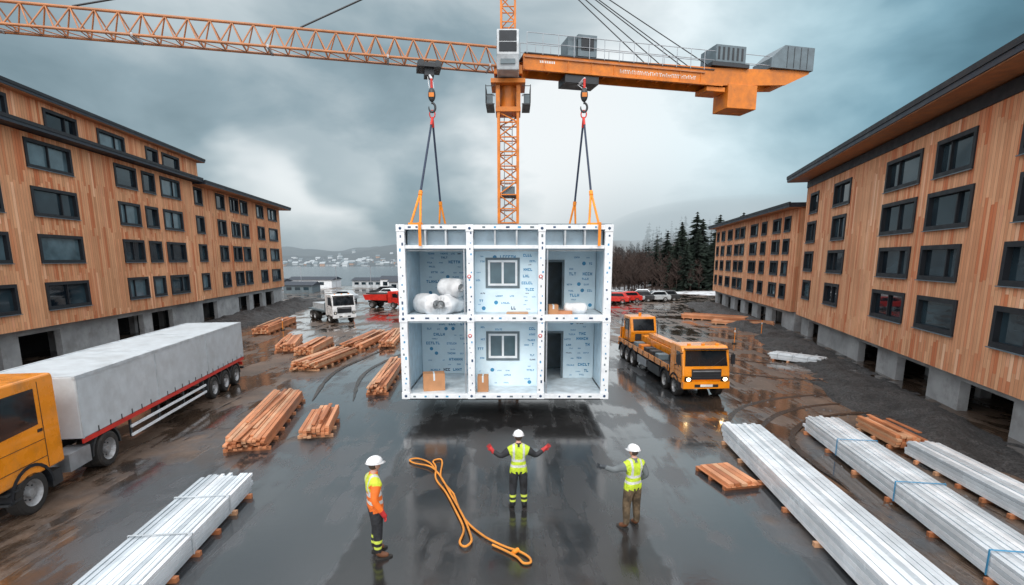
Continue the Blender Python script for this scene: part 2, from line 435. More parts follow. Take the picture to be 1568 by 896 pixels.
for k in range(240):
    x = random.uniform(-260, -70); y = 432+abs(random.gauss(0, 30)); z = max(.1, far_z(x, y))
    a = random.uniform(2.0, 4.5); h = random.uniform(1.1, 2.2)
    mm = random.choice(['white', 'lgrey', 'lgrey', 'grey', 'card'])
    mb.box(x, x+a, y, y+4, z-1.5, z+h, mm)
    mb.prism([(y-.4, z+h), (y+4.4, z+h), (y+2, z+h+1.3)], x-.3, x+a+.3, random.choice(['roof', 'grey', 'lgrey']))
mb.obj('distant_town')
for (x, y, ww, dd, h, c) in ((-46, 108, 9, 6, 1.6, 'white'), (-34, 112, 7, 6, 1.3, 'lgrey'), (-26, 104, 5, 5, 1.9, 'white'), (-50, 100, 6, 5, 1.5, 'lgrey'), (-22.5, 96, 4, 4, 1.7, 'lgrey'), (-40, 92, 5, 4, 1.3, 'grey')):
    e0 = empty('harbour_shed', (x, y, 0)); mb = MB()
    mb.box(0, ww, 0, dd, 0, h, c); mb.obj('walls', e0)
    mb = MB(); mb.prism([(-.3, h+.003), (dd+.3, h+.003), (dd/2, h+.6)], -.3, ww+.3, 'roof'); mb.obj('roof', e0)
    mb = MB()
    for k in range(int(ww/1.6)): mb.box(.5+k*1.5, 1.4+k*1.5, -.03, .02, h*.35, h*.75, 'glass')
    mb.obj('windows', e0)
mb = MB()
for k in range(7):
    x = -56+k*6; mb.cyl((x, 92+k, 0), (x, 92+k, 4.5), .05, 'galv'); mb.box(x-.5, x+.1, 91.9+k, 92.1+k, 4.45, 4.55, 'galv')
mb.obj('street_lamps')
def fogmat(dens, col):
    m = bpy.data.materials.new('fog_volume'); m.use_nodes = True; nt = m.node_tree; nt.nodes.clear()
    o_ = N(nt, 'ShaderNodeOutputMaterial'); va = N(nt, 'ShaderNodeVolumeAbsorption'); em = N(nt, 'ShaderNodeEmission'); ad = N(nt, 'ShaderNodeAddShader')
    va.inputs['Color'].default_value = (0, 0, 0, 1); va.inputs['Density'].default_value = dens
    em.inputs[0].default_value = (*col, 1); em.inputs[1].default_value = dens
    L(nt, va.outputs[0], ad.inputs[0]); L(nt, em.outputs[0], ad.inputs[1]); L(nt, ad.outputs[0], o_.inputs['Volume'])
    try:
        m.cycles.emission_sampling = 'NONE'; m.cycles.homogeneous_volume = True
    except Exception: pass
    return m
mb = MB(); mb.box(-1800, 1800, 114, 2200, -3, 22, fogmat(.0018, (.36, .43, .47))); mb.obj('fog_bank')
# thin rounded mist banks lying in the trees of the slope
for (cx, cy, cz, rx, ry, rz, dn) in ((60, 150, 13, 34, 26, 9, .013), (80, 175, 14, 50, 34, 12, .011), (44, 140, 12, 18, 16, 6, .022)):
    mb = MB(); mb.ell((cx, cy, cz), rx, ry, rz, fogmat(dn, (.47, .55, .59)), 40, 22); mb.obj('fog_bank')

def conifer(mb, x, y, z, h, lv, br, seed, wide=.17):
    rnd = random.Random(seed)
    mb.cyl((x, y, z-.5), (x, y, z+h*.97), h*.014, 'bark', 6, h*.003)
    for k in range(lv):
        t = (k+rnd.random()*.6)/lv
        zz = z+h*(.12+.87*t)
        rad = h*wide*(1-t)**.8*(.75+.5*rnd.random())+.08
        for q in range(br):
            if rnd.random() < .10: continue
            a = rnd.random()*6.283; rr = rad*(.55+.6*rnd.random())
            dx, dy = math.cos(a), math.sin(a); dr = rr*(.25+.35*rnd.random())
            sdx, sdy = -dy, dx
            for st in (0.25, .6, .95):
                cx, cy, cz = x+dx*rr*st, y+dy*rr*st, zz-dr*st
                ww = rr*.30*(1.3-st)+.08; ll = rr*.30+.06
                j = rnd.uniform(-.12, .12)*rr
                mb.add([(cx-dx*ll+sdx*ww, cy-dy*ll+sdy*ww, cz+.05+j), (cx-dx*ll-sdx*ww, cy-dy*ll-sdy*ww, cz-.1), (cx+dx*ll, cy+dy*ll, cz-ll*.5+j)], [(0, 1, 2)], 'fol')
                mb.add([(cx-dx*ll, cy-dy*ll, cz+ww*.9), (cx-dx*ll, cy-dy*ll, cz-ww*1.1), (cx+dx*ll*.9+j, cy+dy*ll*.9, cz-ll*.5)], [(0, 1, 2)], 'fol')
pm = []
for i in range(3):
    mb = MB(); conifer(mb, 0, 0, 0, 11, 28, 13, 40+i); ob = mb.obj('pine_tree'); pm.append(ob.data)
    bpy.data.objects.remove(ob)
for i, (x, y, h) in enumerate([(29.8, 96, 9.5), (31.6, 99, 11.8), (28.0, 103, 8.0), (33.2, 95, 10.8), (34.9, 98, 12.8), (36.6, 95, 11.8), (33.0, 104, 12.2), (38.4, 99, 13.4), (40.4, 95, 13), (43.5, 101, 13.6), (36.2, 105, 13.8), (31.2, 107, 10.5), (30.6, 93, 8.5), (35.6, 92, 9.5), (38.2, 93, 10.5)]):
    ob = bpy.data.objects.new('pine_tree', pm[i % 3]); sc.collection.objects.link(ob)
    ob.location = (x, y, hill_z(x, y)-.1); s_ = h/11; ob.scale = (s_*1.25, s_*1.25, s_); ob.rotation_euler = (0, 0, i*1.3)
mb = MB()
for k in range(200):
    y = random.uniform(108, 190); x = y*random.uniform(.25, .62)
    if x < 30: continue
    conifer(mb, x, y, hill_z(x, y), random.uniform(5.5, 9.5), 9, 6, 500+k, .2)
mb.obj('distant_conifer_forest')
mb = MB()
for k in range(750):
    y = random.uniform(92, 155); x = y*random.uniform(.15, .36)
    if x < 16: continue
    z = hill_z(x, y); h = random.uniform(3, 6.5)
    mb.cyl((x, y, z-.3), (x+random.uniform(-.3, .3), y, z+h), .08, 'twig', 4, .02)
    for q in range(24):
        t = random.uniform(.2, .95); a = random.random()*6.283; l_ = (1.1-t)*h*.32
        p = Vector((x, y, z+h*t)); q2 = p+Vector((math.cos(a)*l_, math.sin(a)*l_, l_*.9)); wv = Vector((.06, .02, .15))
        mb.add([p+wv, p-wv, q2], [(0, 1, 2)], 'twig')
        q3 = (p+q2)/2+Vector((random.uniform(-.5, .5), 0, .5)); mb.add([(p+q2)/2+wv*.5, (p+q2)/2-wv*.5, q3], [(0, 1, 2)], 'twig')
mb.obj('bare_birch_thicket')

# ------------------------------------------------------------------ buildings
def facade(mb, s0, s1, z0, z1, y, ops, mw, reveal=0, fl=None):
    S = sorted(set([s0, s1]+[v for o in ops for v in (o[0], o[1])])); Z = sorted(set([z0, z1]+[v for o in ops for v in (o[2], o[3])]))
    S = [v for v in S if s0 <= v <= s1]; Z = [v for v in Z if z0 <= v <= z1]
    for i in range(len(S)-1):
        for j in range(len(Z)-1):
            cs, cz = (S[i]+S[i+1])/2, (Z[j]+Z[j+1])/2
            if any(o[0] < cs < o[1] and o[2] < cz < o[3] for o in ops): continue
            mb.quad((S[i], y, Z[j]), (S[i+1], y, Z[j]), (S[i+1], y, Z[j+1]), (S[i], y, Z[j+1]), mw)
    if reveal:
        for a, b_, c, d_ in ops:
            mb.quad((a, y, c), (a, y, d_), (a, y+reveal, d_), (a, y+reveal, c), mw)
            mb.quad((b_, y, c), (b_, y, d_), (b_, y+reveal, d_), (b_, y+reveal, c), mw)
            mb.quad((a, y, d_), (b_, y, d_), (b_, y+reveal, d_), (a, y+reveal, d_), mw)
def windows(mf, mg, ops, y, rnd):
    t = .11
    for a, b_, c, d_ in ops:
        e_ = .07; y0, y1 = y-.06, y+.2
        mf.box(a-e_, b_+e_, y0, y1, c-e_, c+t, 'frame'); mf.box(a-e_, b_+e_, y0, y1, d_-t, d_+e_, 'frame')
        mf.box(a-e_, a+t, y0+.003, y1-.003, c+t, d_-t, 'frame'); mf.box(b_-t, b_+e_, y0+.003, y1-.003, c+t, d_-t, 'frame')
        w_ = b_-a
        if w_ > 1.9 and rnd.random() < .75:
            x = a+w_*rnd.choice([.5, .34, .66]); mf.box(x-.04, x+.04, y+.03, y1-.01, c+t, d_-t, 'frame')
        g_ = 'glass' if rnd.random() < .75 else 'glass_lit'
        mg.quad((a+t, y+.13, c+t), (b_-t, y+.13+rnd.uniform(-.012, .012), c+t), (b_-t, y+.13+rnd.uniform(-.012, .012), d_-t), (a+t, y+.13, d_-t), g_)
        mf.box(a-.1, b_+.1, y-.12, y-.061, c-.105, c-.072, 'grey')
def block(par, pre, s0, s1, z0, z1, y, dep, ops, clad, rnd):
    mb = MB(); facade(mb, s0, s1, z0, z1, y, ops, clad)
    mb.quad((s0, y, z0), (s0, y+dep, z0), (s0, y+dep, z1), (s0, y, z1), clad)
    mb.quad((s1, y, z0), (s1, y+dep, z0), (s1, y+dep, z1), (s1, y, z1), clad)
    mb.quad((s0, y+dep, z0), (s1, y+dep, z0), (s1, y+dep, z1), (s0, y+dep, z1), clad)
    mb.quad((s0, y, z0), (s1, y, z0), (s1, y+dep, z0), (s0, y+dep, z0), 'concrete')
    mb.obj(pre+'wood_walls', par)
    mf = MB(); mg = MB(); windows(mf, mg, ops, y, rnd); mf.obj(pre+'window_frames', par); mg.obj(pre+'window_panes', par)
def base(par, pre, s0, s1, z1, y, dep, ops):
    mb = MB(); facade(mb, s0, s1, -.2, z1, y, ops, 'concrete', .35)
    mb.quad((s0, y, -.2), (s0, y+dep, -.2), (s0, y+dep, z1), (s0, y, z1), 'concrete')
    mb.quad((s1, y, -.2), (s1, y+dep, -.2), (s1, y+dep, z1), (s1, y, z1), 'concrete')
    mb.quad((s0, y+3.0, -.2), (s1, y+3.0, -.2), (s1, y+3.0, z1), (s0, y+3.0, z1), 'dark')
    mb.box(s0, s1, y-.06, y-.003, z1-.28, z1-.01, 'concrete')
    k = s0+2.2
    while k < s1: mb.box(k, k+.4, y+2, y+2.4, -.1, z1-.3, 'concrete'); k += 4.3
    mb.obj(pre+'concrete_base', par)
def roof(par, pre, s0, s1, y0, y1, z, th, fascia='roof', soff=True):
    mb = MB(); mb.box(s0, s1, y0, y1, z, z+th, fascia)
    mb.box(s0-.04, s1+.04, y0-.04, y0+.1, z+th*.55, z+th+.05, 'frame')
    if soff: mb.box(s0+.05, s1-.05, y0+.05, y1-.05, z-.04, z-.003, 'soffit')
    mb.obj(pre+'roof', par)
rnd = random.Random(3)
ang = math.atan2(1, -.12)
lb = empty('timber_apartment_building', (-24.13, 14, 0), ang)
K = 1.0072
def LY(a, b_): return ((a-14)*K, (b_-14)*K)
cols = [LY(17.5, 20.5), LY(24.2, 27.2), LY(29.3, 32.7), LY(36.9, 39.3), LY(40.1, 41.7), LY(42.6, 45.5)]
rowsL = [(3.05, 4.45), (5.65, 7.1), (8.2, 9.65), (10.75, 12.15)]
ops = [(a, b_, c, d_) for (a, b_) in cols for (c, d_) in rowsL]
block(lb, 'near_', 0, 34.2, 2.1, 12.5, 0, 14, ops, 'clad_l', rnd)
cols2 = [LY(48.8, 50.3), LY(53.3, 55.2), LY(56.6, 58.8), LY(59.4, 61.4), LY(64.3, 66.6), LY(68.3, 71.6)]
ops2 = [(a, b_, c, d_) for (a, b_) in cols2 for (c, d_) in rowsL]
block(lb, 'far_', 34.25, 59.4, 2.1, 12.35, .35, 13.6, ops2, 'clad_l', rnd)
bo = [(1+4.3*k, 4.1+4.3*k, -.2, 1.7) for k in range(13) if k not in (4, 7, 9)]
base(lb, '', 0, 59.3, 2.097, .7, 13, bo)
roof(lb, 'near_', -.8, 34.6, -.75, 14.5, 12.55, .3, soff=False)
roof(lb, 'far_', 34.7, 60.6, -.9, 14.5, 12.4, .32)
pc = [LY(17, 20), LY(23, 25), LY(26.6, 28.8), LY(31.4, 34), LY(36, 38.8), LY(41.5, 43.1), LY(43.8, 46.4), ]
block(lb, 'penthouse_', 0, 36.0, 12.86, 14.5, .25, 10, [(a, b_, 13.1, 14.15) for a, b_ in pc], 'clad_l', rnd)
roof(lb, 'penthouse_', -.6, 36.6, -.25, 11, 14.52, .26)
ang = math.atan2(-1, -.262)
rb = empty('timber_apartment_building', (22.5, 41.3, 0), ang)
cols = [(1.03, 3.1), (6.5, 9.4), (14.4, 17.9), (19.0, 22.2), (24.6, 27.6), (30.2, 33.2)]
rowsR = [(2.95, 4.2), (5.0, 6.3), (7.05, 8.45), (9.15, 10.5)]
ops = [(a+(.25 if (i+j) % 3 == 0 else 0), b_-(.3 if (i+2*j) % 4 == 1 else 0), c, d_) for i, (a, b_) in enumerate(cols) for j, (c, d_) in enumerate(rowsR)]
block(rb, '', 0, 37.5, 1.5, 11.6, 0, 14, ops, 'clad_r', rnd)
base(rb, '', .05, 37.4, 1.497, .45, 13, [(2, 4.4, -.2, 1.2), (12.0, 14.6, -.2, 1.2), (16.9, 19.9, -.2, 1.2), (22.3, 25.4, -.2, 1.2), (28, 31, -.2, 1.2)])
roof(rb, '', -1.1, 38.5, -1.25, 15, 11.72, .38)
mb = MB(); mb.box(0.02, 37.45, -.06, -.003, 11.1, 11.6, 'frame'); mb.obj('parapet_band', rb)
ang = math.atan2(-1, -.168)
rb2 = empty('timber_apartment_building', (27.5, 72, 0), ang)
cols = [(.9, 2.2), (3.6, 5.4), (7.0, 9.2), (10.6, 12.4), (12.9, 14.7), (17.0, 19.4), (20.8, 22.3), (24.2, 26.2), (27.2, 28.6)]
ops = [(a, b_, c, d_) for (a, b_) in cols for (c, d_) in [(2.6, 3.7), (4.5, 5.6), (6.3, 7.4), (8.1, 9.2)]]
block(rb2, '', 0, 30.3, 1.6, 9.75, 0, 13, ops, 'clad_r', rnd)
base(rb2, '', .05, 30.2, 1.597, .4, 12, [(1.5+4.6*k, 4.2+4.6*k, -.2, 1.3) for k in range(6)])
roof(rb2, '', -.9, 30.6, -.9, 13.5, 9.8, .34)
def bank(name, par, s0, s1, y0, y1, h):
    mb = MB(); n1 = int((s1-s0)*4); n2 = 24; vs = []
    for j in range(n2+1):
        for i in range(n1+1):
            s_ = s0+(s1-s0)*i/n1; t = j/n2; y = y0+(y1-y0)*t
            env = math.sin(min(1, t*1.05)*math.pi)**.7 if t < .95 else 0.02
            ed = min(1, i/8, (n1-i)/8)
            edge = noise.noise(Vector((s_*.3, 5, 0)))*1.2
            z = h*env*ed*(.55+.8*noise.noise(Vector((s_*.4, y*.5, 0))))+.12*noise.noise(Vector((s_*2.2, y*2.2, 1)))+.07*noise.noise(Vector((s_*6, y*6, 1)))-.03
            if j == 0: z = -.15
            vs.append((s_, y+edge*(1-t), z))
    mb.add(vs, [(j*(n1+1)+i, j*(n1+1)+i+1, (j+1)*(n1+1)+i+1, (j+1)*(n1+1)+i) for j in range(n2) for i in range(n1)], 'gravel')
    ob = mb.obj(name); ob.matrix_world = Matrix.LocRotScale(par.location, par.rotation_euler, par.scale); return ob
bank('gravel_bank', rb, -6, 30, -3.6, .3, .5)
bank('gravel_bank', rb2, 2, 29, -4.2, .3, .6)
bank('gravel_bank', lb, 30, 61, -5.5, .6, .8)

# ------------------------------------------------------------------ tower crane
cr_ = empty('tower_crane', (-.17, 25, 0))
def lattice_mast(mb, hw, z0, z1, step, m, rch=.06, rb_=.03):
    C = [(-hw, -hw), (hw, -hw), (hw, hw), (-hw, hw)]
    for x, y in C: mb.box(x-rch, x+rch, y-rch, y+rch, z0, z1, m)
    z = z0; k = 0
    while z < z1-.01:
        zt = min(z+step, z1)
        for i in range(4):
            a, b_ = C[i], C[(i+1) % 4]
            mb.cyl((*a, z), (*b_, z), rb_, m, 6)
            if k % 2: a, b_ = b_, a
            mb.cyl((*a, z), (*b_, zt), rb_, m, 6)
        z = zt; k += 1
mb = MB(); lattice_mast(mb, .43, 0, 12.2, .62, 'orange')
mb.box(-1.3, 1.3, -1.3, 1.3, -.05, .35, 'concrete')
mb.obj('mast', cr_)
mb = MB()
z = .5
for sx in (-.18, .18): mb.cyl((sx, .1, .4), (sx, .1, 13), .02, 'galv', 6)
while z < 13: mb.cyl((-.18, .1, z), (.18, .1, z), .014, 'galv', 5); z += .3
for zp in (8.6, 4.5): mb.box(-.36, .36, -.3, .36, zp, zp+.05, 'steel'); mb.box(-.3, .3, -.34, -.3, zp+.05, zp+.45, 'grey')
mb.obj('ladder', cr_)
mb = MB()
mb.box(-.55, .55, -.55, .55, 12.2, 12.4, 'orange'); mb.box(-.75, .75, -.75, .75, 13.32, 13.5, 'orange')
for sx in (-1, 1):
    for sy in (-1, 1):
        mb.box(sx*.45-.09, sx*.45+.09, sy*.45-.09, sy*.45+.09, 12.4, 13.32, 'orange')
mb.cyl((0, 0, 12.4), (0, 0, 13.4), .36, 'orange', 20)
mb.cyl((0, 0, 13.5), (0, 0, 13.75), .6, 'steel', 24)
mb.box(-.62, .62, -.5, .5, 13.75, 14.1, 'orange')
mb.obj('slewing_ring', cr_, .01)
mb = MB()
for sx in (-1, 1):
    x0, x1 = sorted((sx*.62, sx*.98))
    mb.box(x0, x1, -.7, .7, 12.45, 12.5, 'steel')
    for yy in (-.7, 0, .7): mb.cyl((sx*.97, yy, 12.5), (sx*.97, yy, 13.25), .018, 'steel', 5)
    for zz in (12.85, 13.2): mb.cyl((sx*.97, -.7, zz), (sx*.97, .7, zz), .016, 'steel', 5); 
    for yy in (-.7, .7):
        for zz in (12.85, 13.2): mb.cyl((sx*.62, yy, zz), (sx*.97, yy, zz), .016, 'steel', 5)
    mb.box(min(sx*.7, sx*.95), max(sx*.7, sx*.95), -.3, .2, 12.5, 13.0, 'grey')
mb.obj('service_platforms', cr_)
mb = MB(); T = Matrix.Translation((0, -1.15, 0))
mb.prism([(-.45, 13.55), (.55, 13.55), (.55, 15.15), (-.35, 15.15), (-.55, 14.6), (-.62, 14.1)], -.46, .46, 'lgrey', T)
mb.obj('operator_cab', cr_, .03)
mb = MB()
mb.box(-.36, .36, -1.79, -1.735, 14.2, 14.55, 'vglass'); mb.box(-.3, .3, -1.72, -1.66, 13.75, 14.0, 'grey')
mb.add([(-.36, -1.71, 14.62), (.36, -1.71, 14.62), (.36, -1.54, 15.08), (-.36, -1.54, 15.08)], [(0, 1, 2, 3)], 'vglass')
for sx in (-1, 1): mb.box(min(sx*.463, sx*.47), max(sx*.463, sx*.47), -1.55, -.8, 14.1, 14.9, 'vglass')
mb.obj('cab_windows', cr_)
mb = MB(); lattice_mast(mb, .3, 14.1, 19.4, .6, 'orange', .045, .025)
mb.box(-.35, .35, -.35, .35, 19.4, 19.6, 'orange'); mb.obj('tower_head', cr_)
ja = math.atan2(-.23, -.973)
JT = Matrix.Rotation(ja, 4, 'Z')
mb = MB(); Lj = 23.5; zb, zt_, hw = 14.05, 14.95, .42; st = .78
for yy in (-hw, hw): mb.cyl((.5, yy, zb), (Lj, yy, zb), .055, 'jib', 6, None, JT)
mb.cyl((.3, 0, zt_), (Lj-.4, 0, zt_), .06, 'jib', 6, None, JT)
x = .6
while x < Lj-.8:
    for yy in (-hw, hw):
        mb.cyl((x, yy, zb), (x+st/2, 0, zt_), .03, 'jib', 5, None, JT); mb.cyl((x+st/2, 0, zt_), (x+st, yy, zb), .03, 'jib', 5, None, JT)
    mb.cyl((x, -hw, zb), (x, hw, zb), .022, 'jib', 5, None, JT); mb.cyl((x, -hw, zb), (x+st, hw, zb), .02, 'jib', 5, None, JT)
    x += st
for xx in (.9, 5.2, 9.8, 14.5, 19): mb.box(xx-.04, xx+.04, -.47, .47, 14.0, 14.12, 'lgrey', JT)
mb.obj('jib', cr_)
ca = math.atan2(.23, .973); CT = Matrix.Rotation(ca, 4, 'Z')
mb = MB()
for yy in (-.55, .47): mb.prism([(0.55, 13.95), (9.6, 13.95), (11.2, 14.05), (13.9, 14.25), (15.2, 14.85), (15.2, 15.0), (10, 14.75), (.55, 14.6)], 0, .09, 'orange',
    CT @ Matrix(((0, 1, 0, 0), (1, 0, 0, yy), (0, 0, 1, 0), (0, 0, 0, 1))))
x = 1.0
while x < 14.5: mb.box(x, x+.1, -.46, .47, 14.15+(.25 if x > 11 else 0), 14.4+(.2 if x > 11 else 0), 'orange', CT); x += .9
mb.box(.6, 9.9, -.6, .6, 14.62, 14.66, 'steel', CT)
mb.box(.6, 9.4, -.62, -.56, 14.45, 14.5, 'jib', CT); mb.box(.6, 10.4, -.6, -.553, 13.95, 14.02, 'orange', CT)
x = 1.5
while x < 10: mb.box(x, x+.035, -.585, -.552, 14.021, 14.449, 'orange', CT); x += 1.1
mb.obj('counter_jib', cr_)
mb = MB()
x = 5.1
for k in range(44):
    wd = random.uniform(.035, .07); h_ = random.choice([.16, .16, .11])
    mb.box(x, x+wd*.4, -.557, -.552, 14.14, 14.14+h_, 'plate', CT); mb.box(x+wd*.4, x+wd, -.557, -.552, 14.14+h_-.04, 14.14+h_, 'plate', CT); x += wd+.035
    if x > 9.3: break
x = 1.3
for k in range(9): 
    mb.box(x, x+.05, -.557, -.552, 14.28, 14.38, 'plate', CT); x += .08
mb.obj('girder_lettering', cr_)
mb = MB()
for yy in (-.6, .6):
    x = .7
    while x < 10: mb.cyl((x, yy, 14.6), (x, yy, 15.45), .016, 'galv', 5, None, CT); x += .72
    for zz in (15.05, 15.45): mb.cyl((.7, yy, zz), (13.2, yy, zz), .016, 'galv', 5, None, CT)
mb.obj('railings', cr_)
mb = MB()
mb.box(2.6, 3.0, -.5, .5, 14.7, 15.5, 'grey', CT); mb.box(3.05, 3.95, -.55, .5, 14.7, 15.6, 'grey', CT); mb.box(3.2, 3.8, -.57, -.553, 14.95, 15.45, 'vglass', CT)
mb.box(2.5, 4.1, -.5, .5, 13.6, 13.92, 'steel', CT)
mb.box(9.9, 11.5, -.65, .65, 15.0, 15.75, 'grey', CT); mb.box(9.7, 11.7, -.7, .7, 14.8, 14.98, 'steel', CT)
mb.prism([(12.9, 14.95), (15.3, 14.95), (15.3, 16.0), (13.6, 16.0), (12.9, 15.4)], -.7, .7, 'grey', CT @ Matrix(((0, 1, 0, 0), (1, 0, 0, 0), (0, 0, 1, 0), (0, 0, 0, 1))))
mb.obj('ballast_and_winch_housings', cr_, .02)
mb = MB()
for k in range(6): mb.box(10.0+k*.25, 10.1+k*.25, -.665, -.652, 15.1, 15.65, 'steel', CT)
for k in range(4): mb.box(13.75+k*.38, 13.78+k*.38, -.712, -.703, 15.0, 15.95, 'steel', CT)
mb.obj('housing_louvres', cr_)
mb = MB(); mb.box(10.7, 12.3, -.6, .6, 13.0, 14.1, 'orange', CT); mb.box(11.0, 12.0, -.3, .3, 14.1, 14.5, 'orange', CT); mb.box(9.6, 10.6, -.5, .5, 13.72, 13.93, 'orange', CT)
mb.obj('hanging_counterweight', cr_, .02)
mb = MB()
top_ = (0, 0, 19.5)
for s_ in (8.6, 16.5): mb.cyl(top_, JT @ Vector((s_, 0, 15)), .035, 'steel', 6)
for s_, yy in ((6.3, -.5), (8.2, -.5), (8.2, .5), (9.9, -.5), (9.9, .5)): mb.cyl(top_, CT @ Vector((s_, yy, 14.7)), .022, 'steel', 6)
mb.cyl(JT @ Vector((.5, 0, 13.9)), JT @ Vector((23, 0, 13.95)), .012, 'steel', 5)
mb.obj('pendant_ropes', cr_)
mb = MB(); mb.box(3.0, 4.0, -.5, .5, 13.78, 13.95, 'steel', JT)
for xx in (3.15, 3.85):
    for yy in (-.45, .45): mb.cyl((xx, yy-.06, 13.93), (xx, yy+.06, 13.93), .13, 'steel', 12, None, JT)
mb.box(3.3, 3.7, -.3, .3, 13.5, 13.78, 'steel', JT)
mb.box(3.05, 3.6, -.55, -.5, 13.9, 14.3, 'grey', JT)
mb.obj('trolley', cr_)

def tackle(tp_, hk, corners):
    e_ = empty('lifting_hook'); mb = MB()
    tp = Vector(tp_); h = Vector(hk)
    for dx in (-.09, .09): mb.cyl(tp+Vector((dx, 0, 0)), h+Vector((dx, 0, .55)), .014, 'white', 6); 
    mb.cyl(tp+Vector((0, 0, 0)), h+Vector((0, 0, .9)), .05, 'white', 8); mb.cyl(h+Vector((0, 0, .9)), h+Vector((0, 0, .55)), .05, 'red', 8)
    mb.obj('hoist_ropes', e_)
    mb = MB(); mb.ell(h+Vector((0, 0, .30)), .15, .12, .27, 'steel'); mb.box(h.x-.1, h.x+.1, h.y-.128, h.y-.118, h.z+.2, h.z+.36, 'orange')
    mb.obj('hook_block', e_)
    pts = []
    for k in range(15):
        t = R(100-k*21); pts.append(h+Vector((math.cos(t)*.13, 0, -.17+math.sin(t)*.17)))
    mb = MB(); mb.tube(pts, [.045]*11+[.04, .03, .025, .015], 'steel')
    rg = [h+Vector((math.cos(R(k*30))*.11, .02, -.42+math.sin(R(k*30))*.15)) for k in range(13)]
    mb.tube(rg, .025, 'red'); mb.obj('hook', e_)
    mb = MB(); r0 = h+Vector((0, 0, -.56))
    for c_ in corners:
        c_ = Vector(c_); mid = r0+(c_-r0)*.72
        mb.cyl(r0, r0+(c_-r0)*.08, .05, 'red', 8)
        mb.cyl(r0, mid, .042, 'sling', 8); mb.cyl(mid, mid+(c_-mid)*.12, .075, 'osling', 8)
        for dx in (-.17, .17): mb.cyl(mid, c_+Vector((dx, 0, 0)), .042, 'osling', 8)
        mb.box(c_.x-.24, c_.x+.24, c_.y-.07, c_.y+.07, c_.z-.02, c_.z+.06, 'osling')
        if c_.y < 19: mb.box(c_.x+.12, c_.x+.22, 18.44, 18.46, 6.25, 7.03, 'osling'); mb.box(c_.x+.12, c_.x+.22, 18.44, 18.7, 7.03, 7.05, 'osling')
    mb.obj('slings', e_); 
    return e_
tackle((-3.55, 24.2, 13.6), (-3.2, 22.3, 11.95), [(-3.35, 18.62, 6.98), (-3.0, 23.3, 6.98)])
tackle((3.08, 25.75, 13.7), (2.88, 22.3, 11.95), [(2.85, 18.62, 6.98), (2.6, 23.3, 6.98)])

# ------------------------------------------------------------------ building module
mo = empty('prefab_building_module', (0, 18.5, 0))
x0, x1, xa, xb = -4.0, 3.5, -1.47, 1.04
z0, zf2, ztr, z1 = .78, 3.65, 6.22, 6.97
D = 5.0
mb = MB(); t = .27
for (a, b_) in ((x0, x0+t), (xa-.12, xa+.12), (xb-.12, xb+.12), (x1-t, x1)):
    mb.box(a, b_, 0, .22, z0, z1, 'white')
def hb(za, zb_, y0=0.004, y1=.2): 
    for a, b_ in ((x0+t, xa-.12), (xa+.12, xb-.12), (xb+.12, x1-t)): mb.box(a, b_, y0, y1, za, zb_, 'white')
hb(z0, z0+.17); hb(zf2-.03, zf2+.2); hb(ztr-.06, ztr+.06, .05, .18); hb(z1-.16, z1)
for a in (x0, x1-t): mb.box(a, a+t, D-.22, D, z0, z1, 'white')
for zz in (z0, z1-.16): mb.box(x0+t, x1-t, D-.2, D, zz, zz+.17, 'white')
for a in (x0, x1-.2):
    for zz in (z0, zf2, z1-.16): mb.box(a+.002, a+.198, .22, D-.22, zz, zz+.16, 'white')
for a in (x0, x1-t, xa-.12, xb-.12):
    wd = t if a in (x0, x1-t) else .24
    for zz in (z0, zf2-.06, z1-.22): mb.box(a-.015, a+wd+.015, -.02, .24, zz-.01, zz+.23, 'white')
mb.obj('steel_frame', mo, .008)
mb = MB()
def corr(x, sgn, za, zb_):
    y = .22; pts = []
    while y < D-.22:
        for dy, off in ((0, 0), (.1, 0), (.14, .07), (.24, .07)): pts.append((x+sgn*off, min(y+dy, D-.2)))
        y += .28
    vs = [(p[0], p[1], za) for p in pts]+[(p[0], p[1], zb_) for p in pts]; n = len(pts)
    mb.add(vs, [(i, i+1, i+1+n, i+n) for i in range(n-1)], 'corr')
for za, zb_ in ((z0+.16, zf2), (zf2+.16, z1-.16)):
    corr(x0+.06, 1, za, zb_); corr(x1-.06, -1, za, zb_)
mb.obj('corrugated_side_walls', mo)
mb = MB()
for zz in (z0+.02, zf2+.02): mb.box(x0+.14, x1-.14, .23, D-.21, zz, zz+.14, 'floor')
mb.box(x0+.14, x1-.14, .23, D-.21, zf2-.12, zf2-.02, 'wrap')
mb.box(x0+.22, x1-.22, .6, D-.21, ztr+.0, ztr+.06, 'wrap')
mb.box(x0+.14, x1-.14, .23, D-.21, z0-.1, z0+.0, 'steel')
mb.box(x0+.02, x1-.02, .23, D-.02, z1+.002, z1+.05, 'grey')
mb.obj('floors_and_ceilings', mo)
mb = MB()
YM, YR = 1.3, 2.7
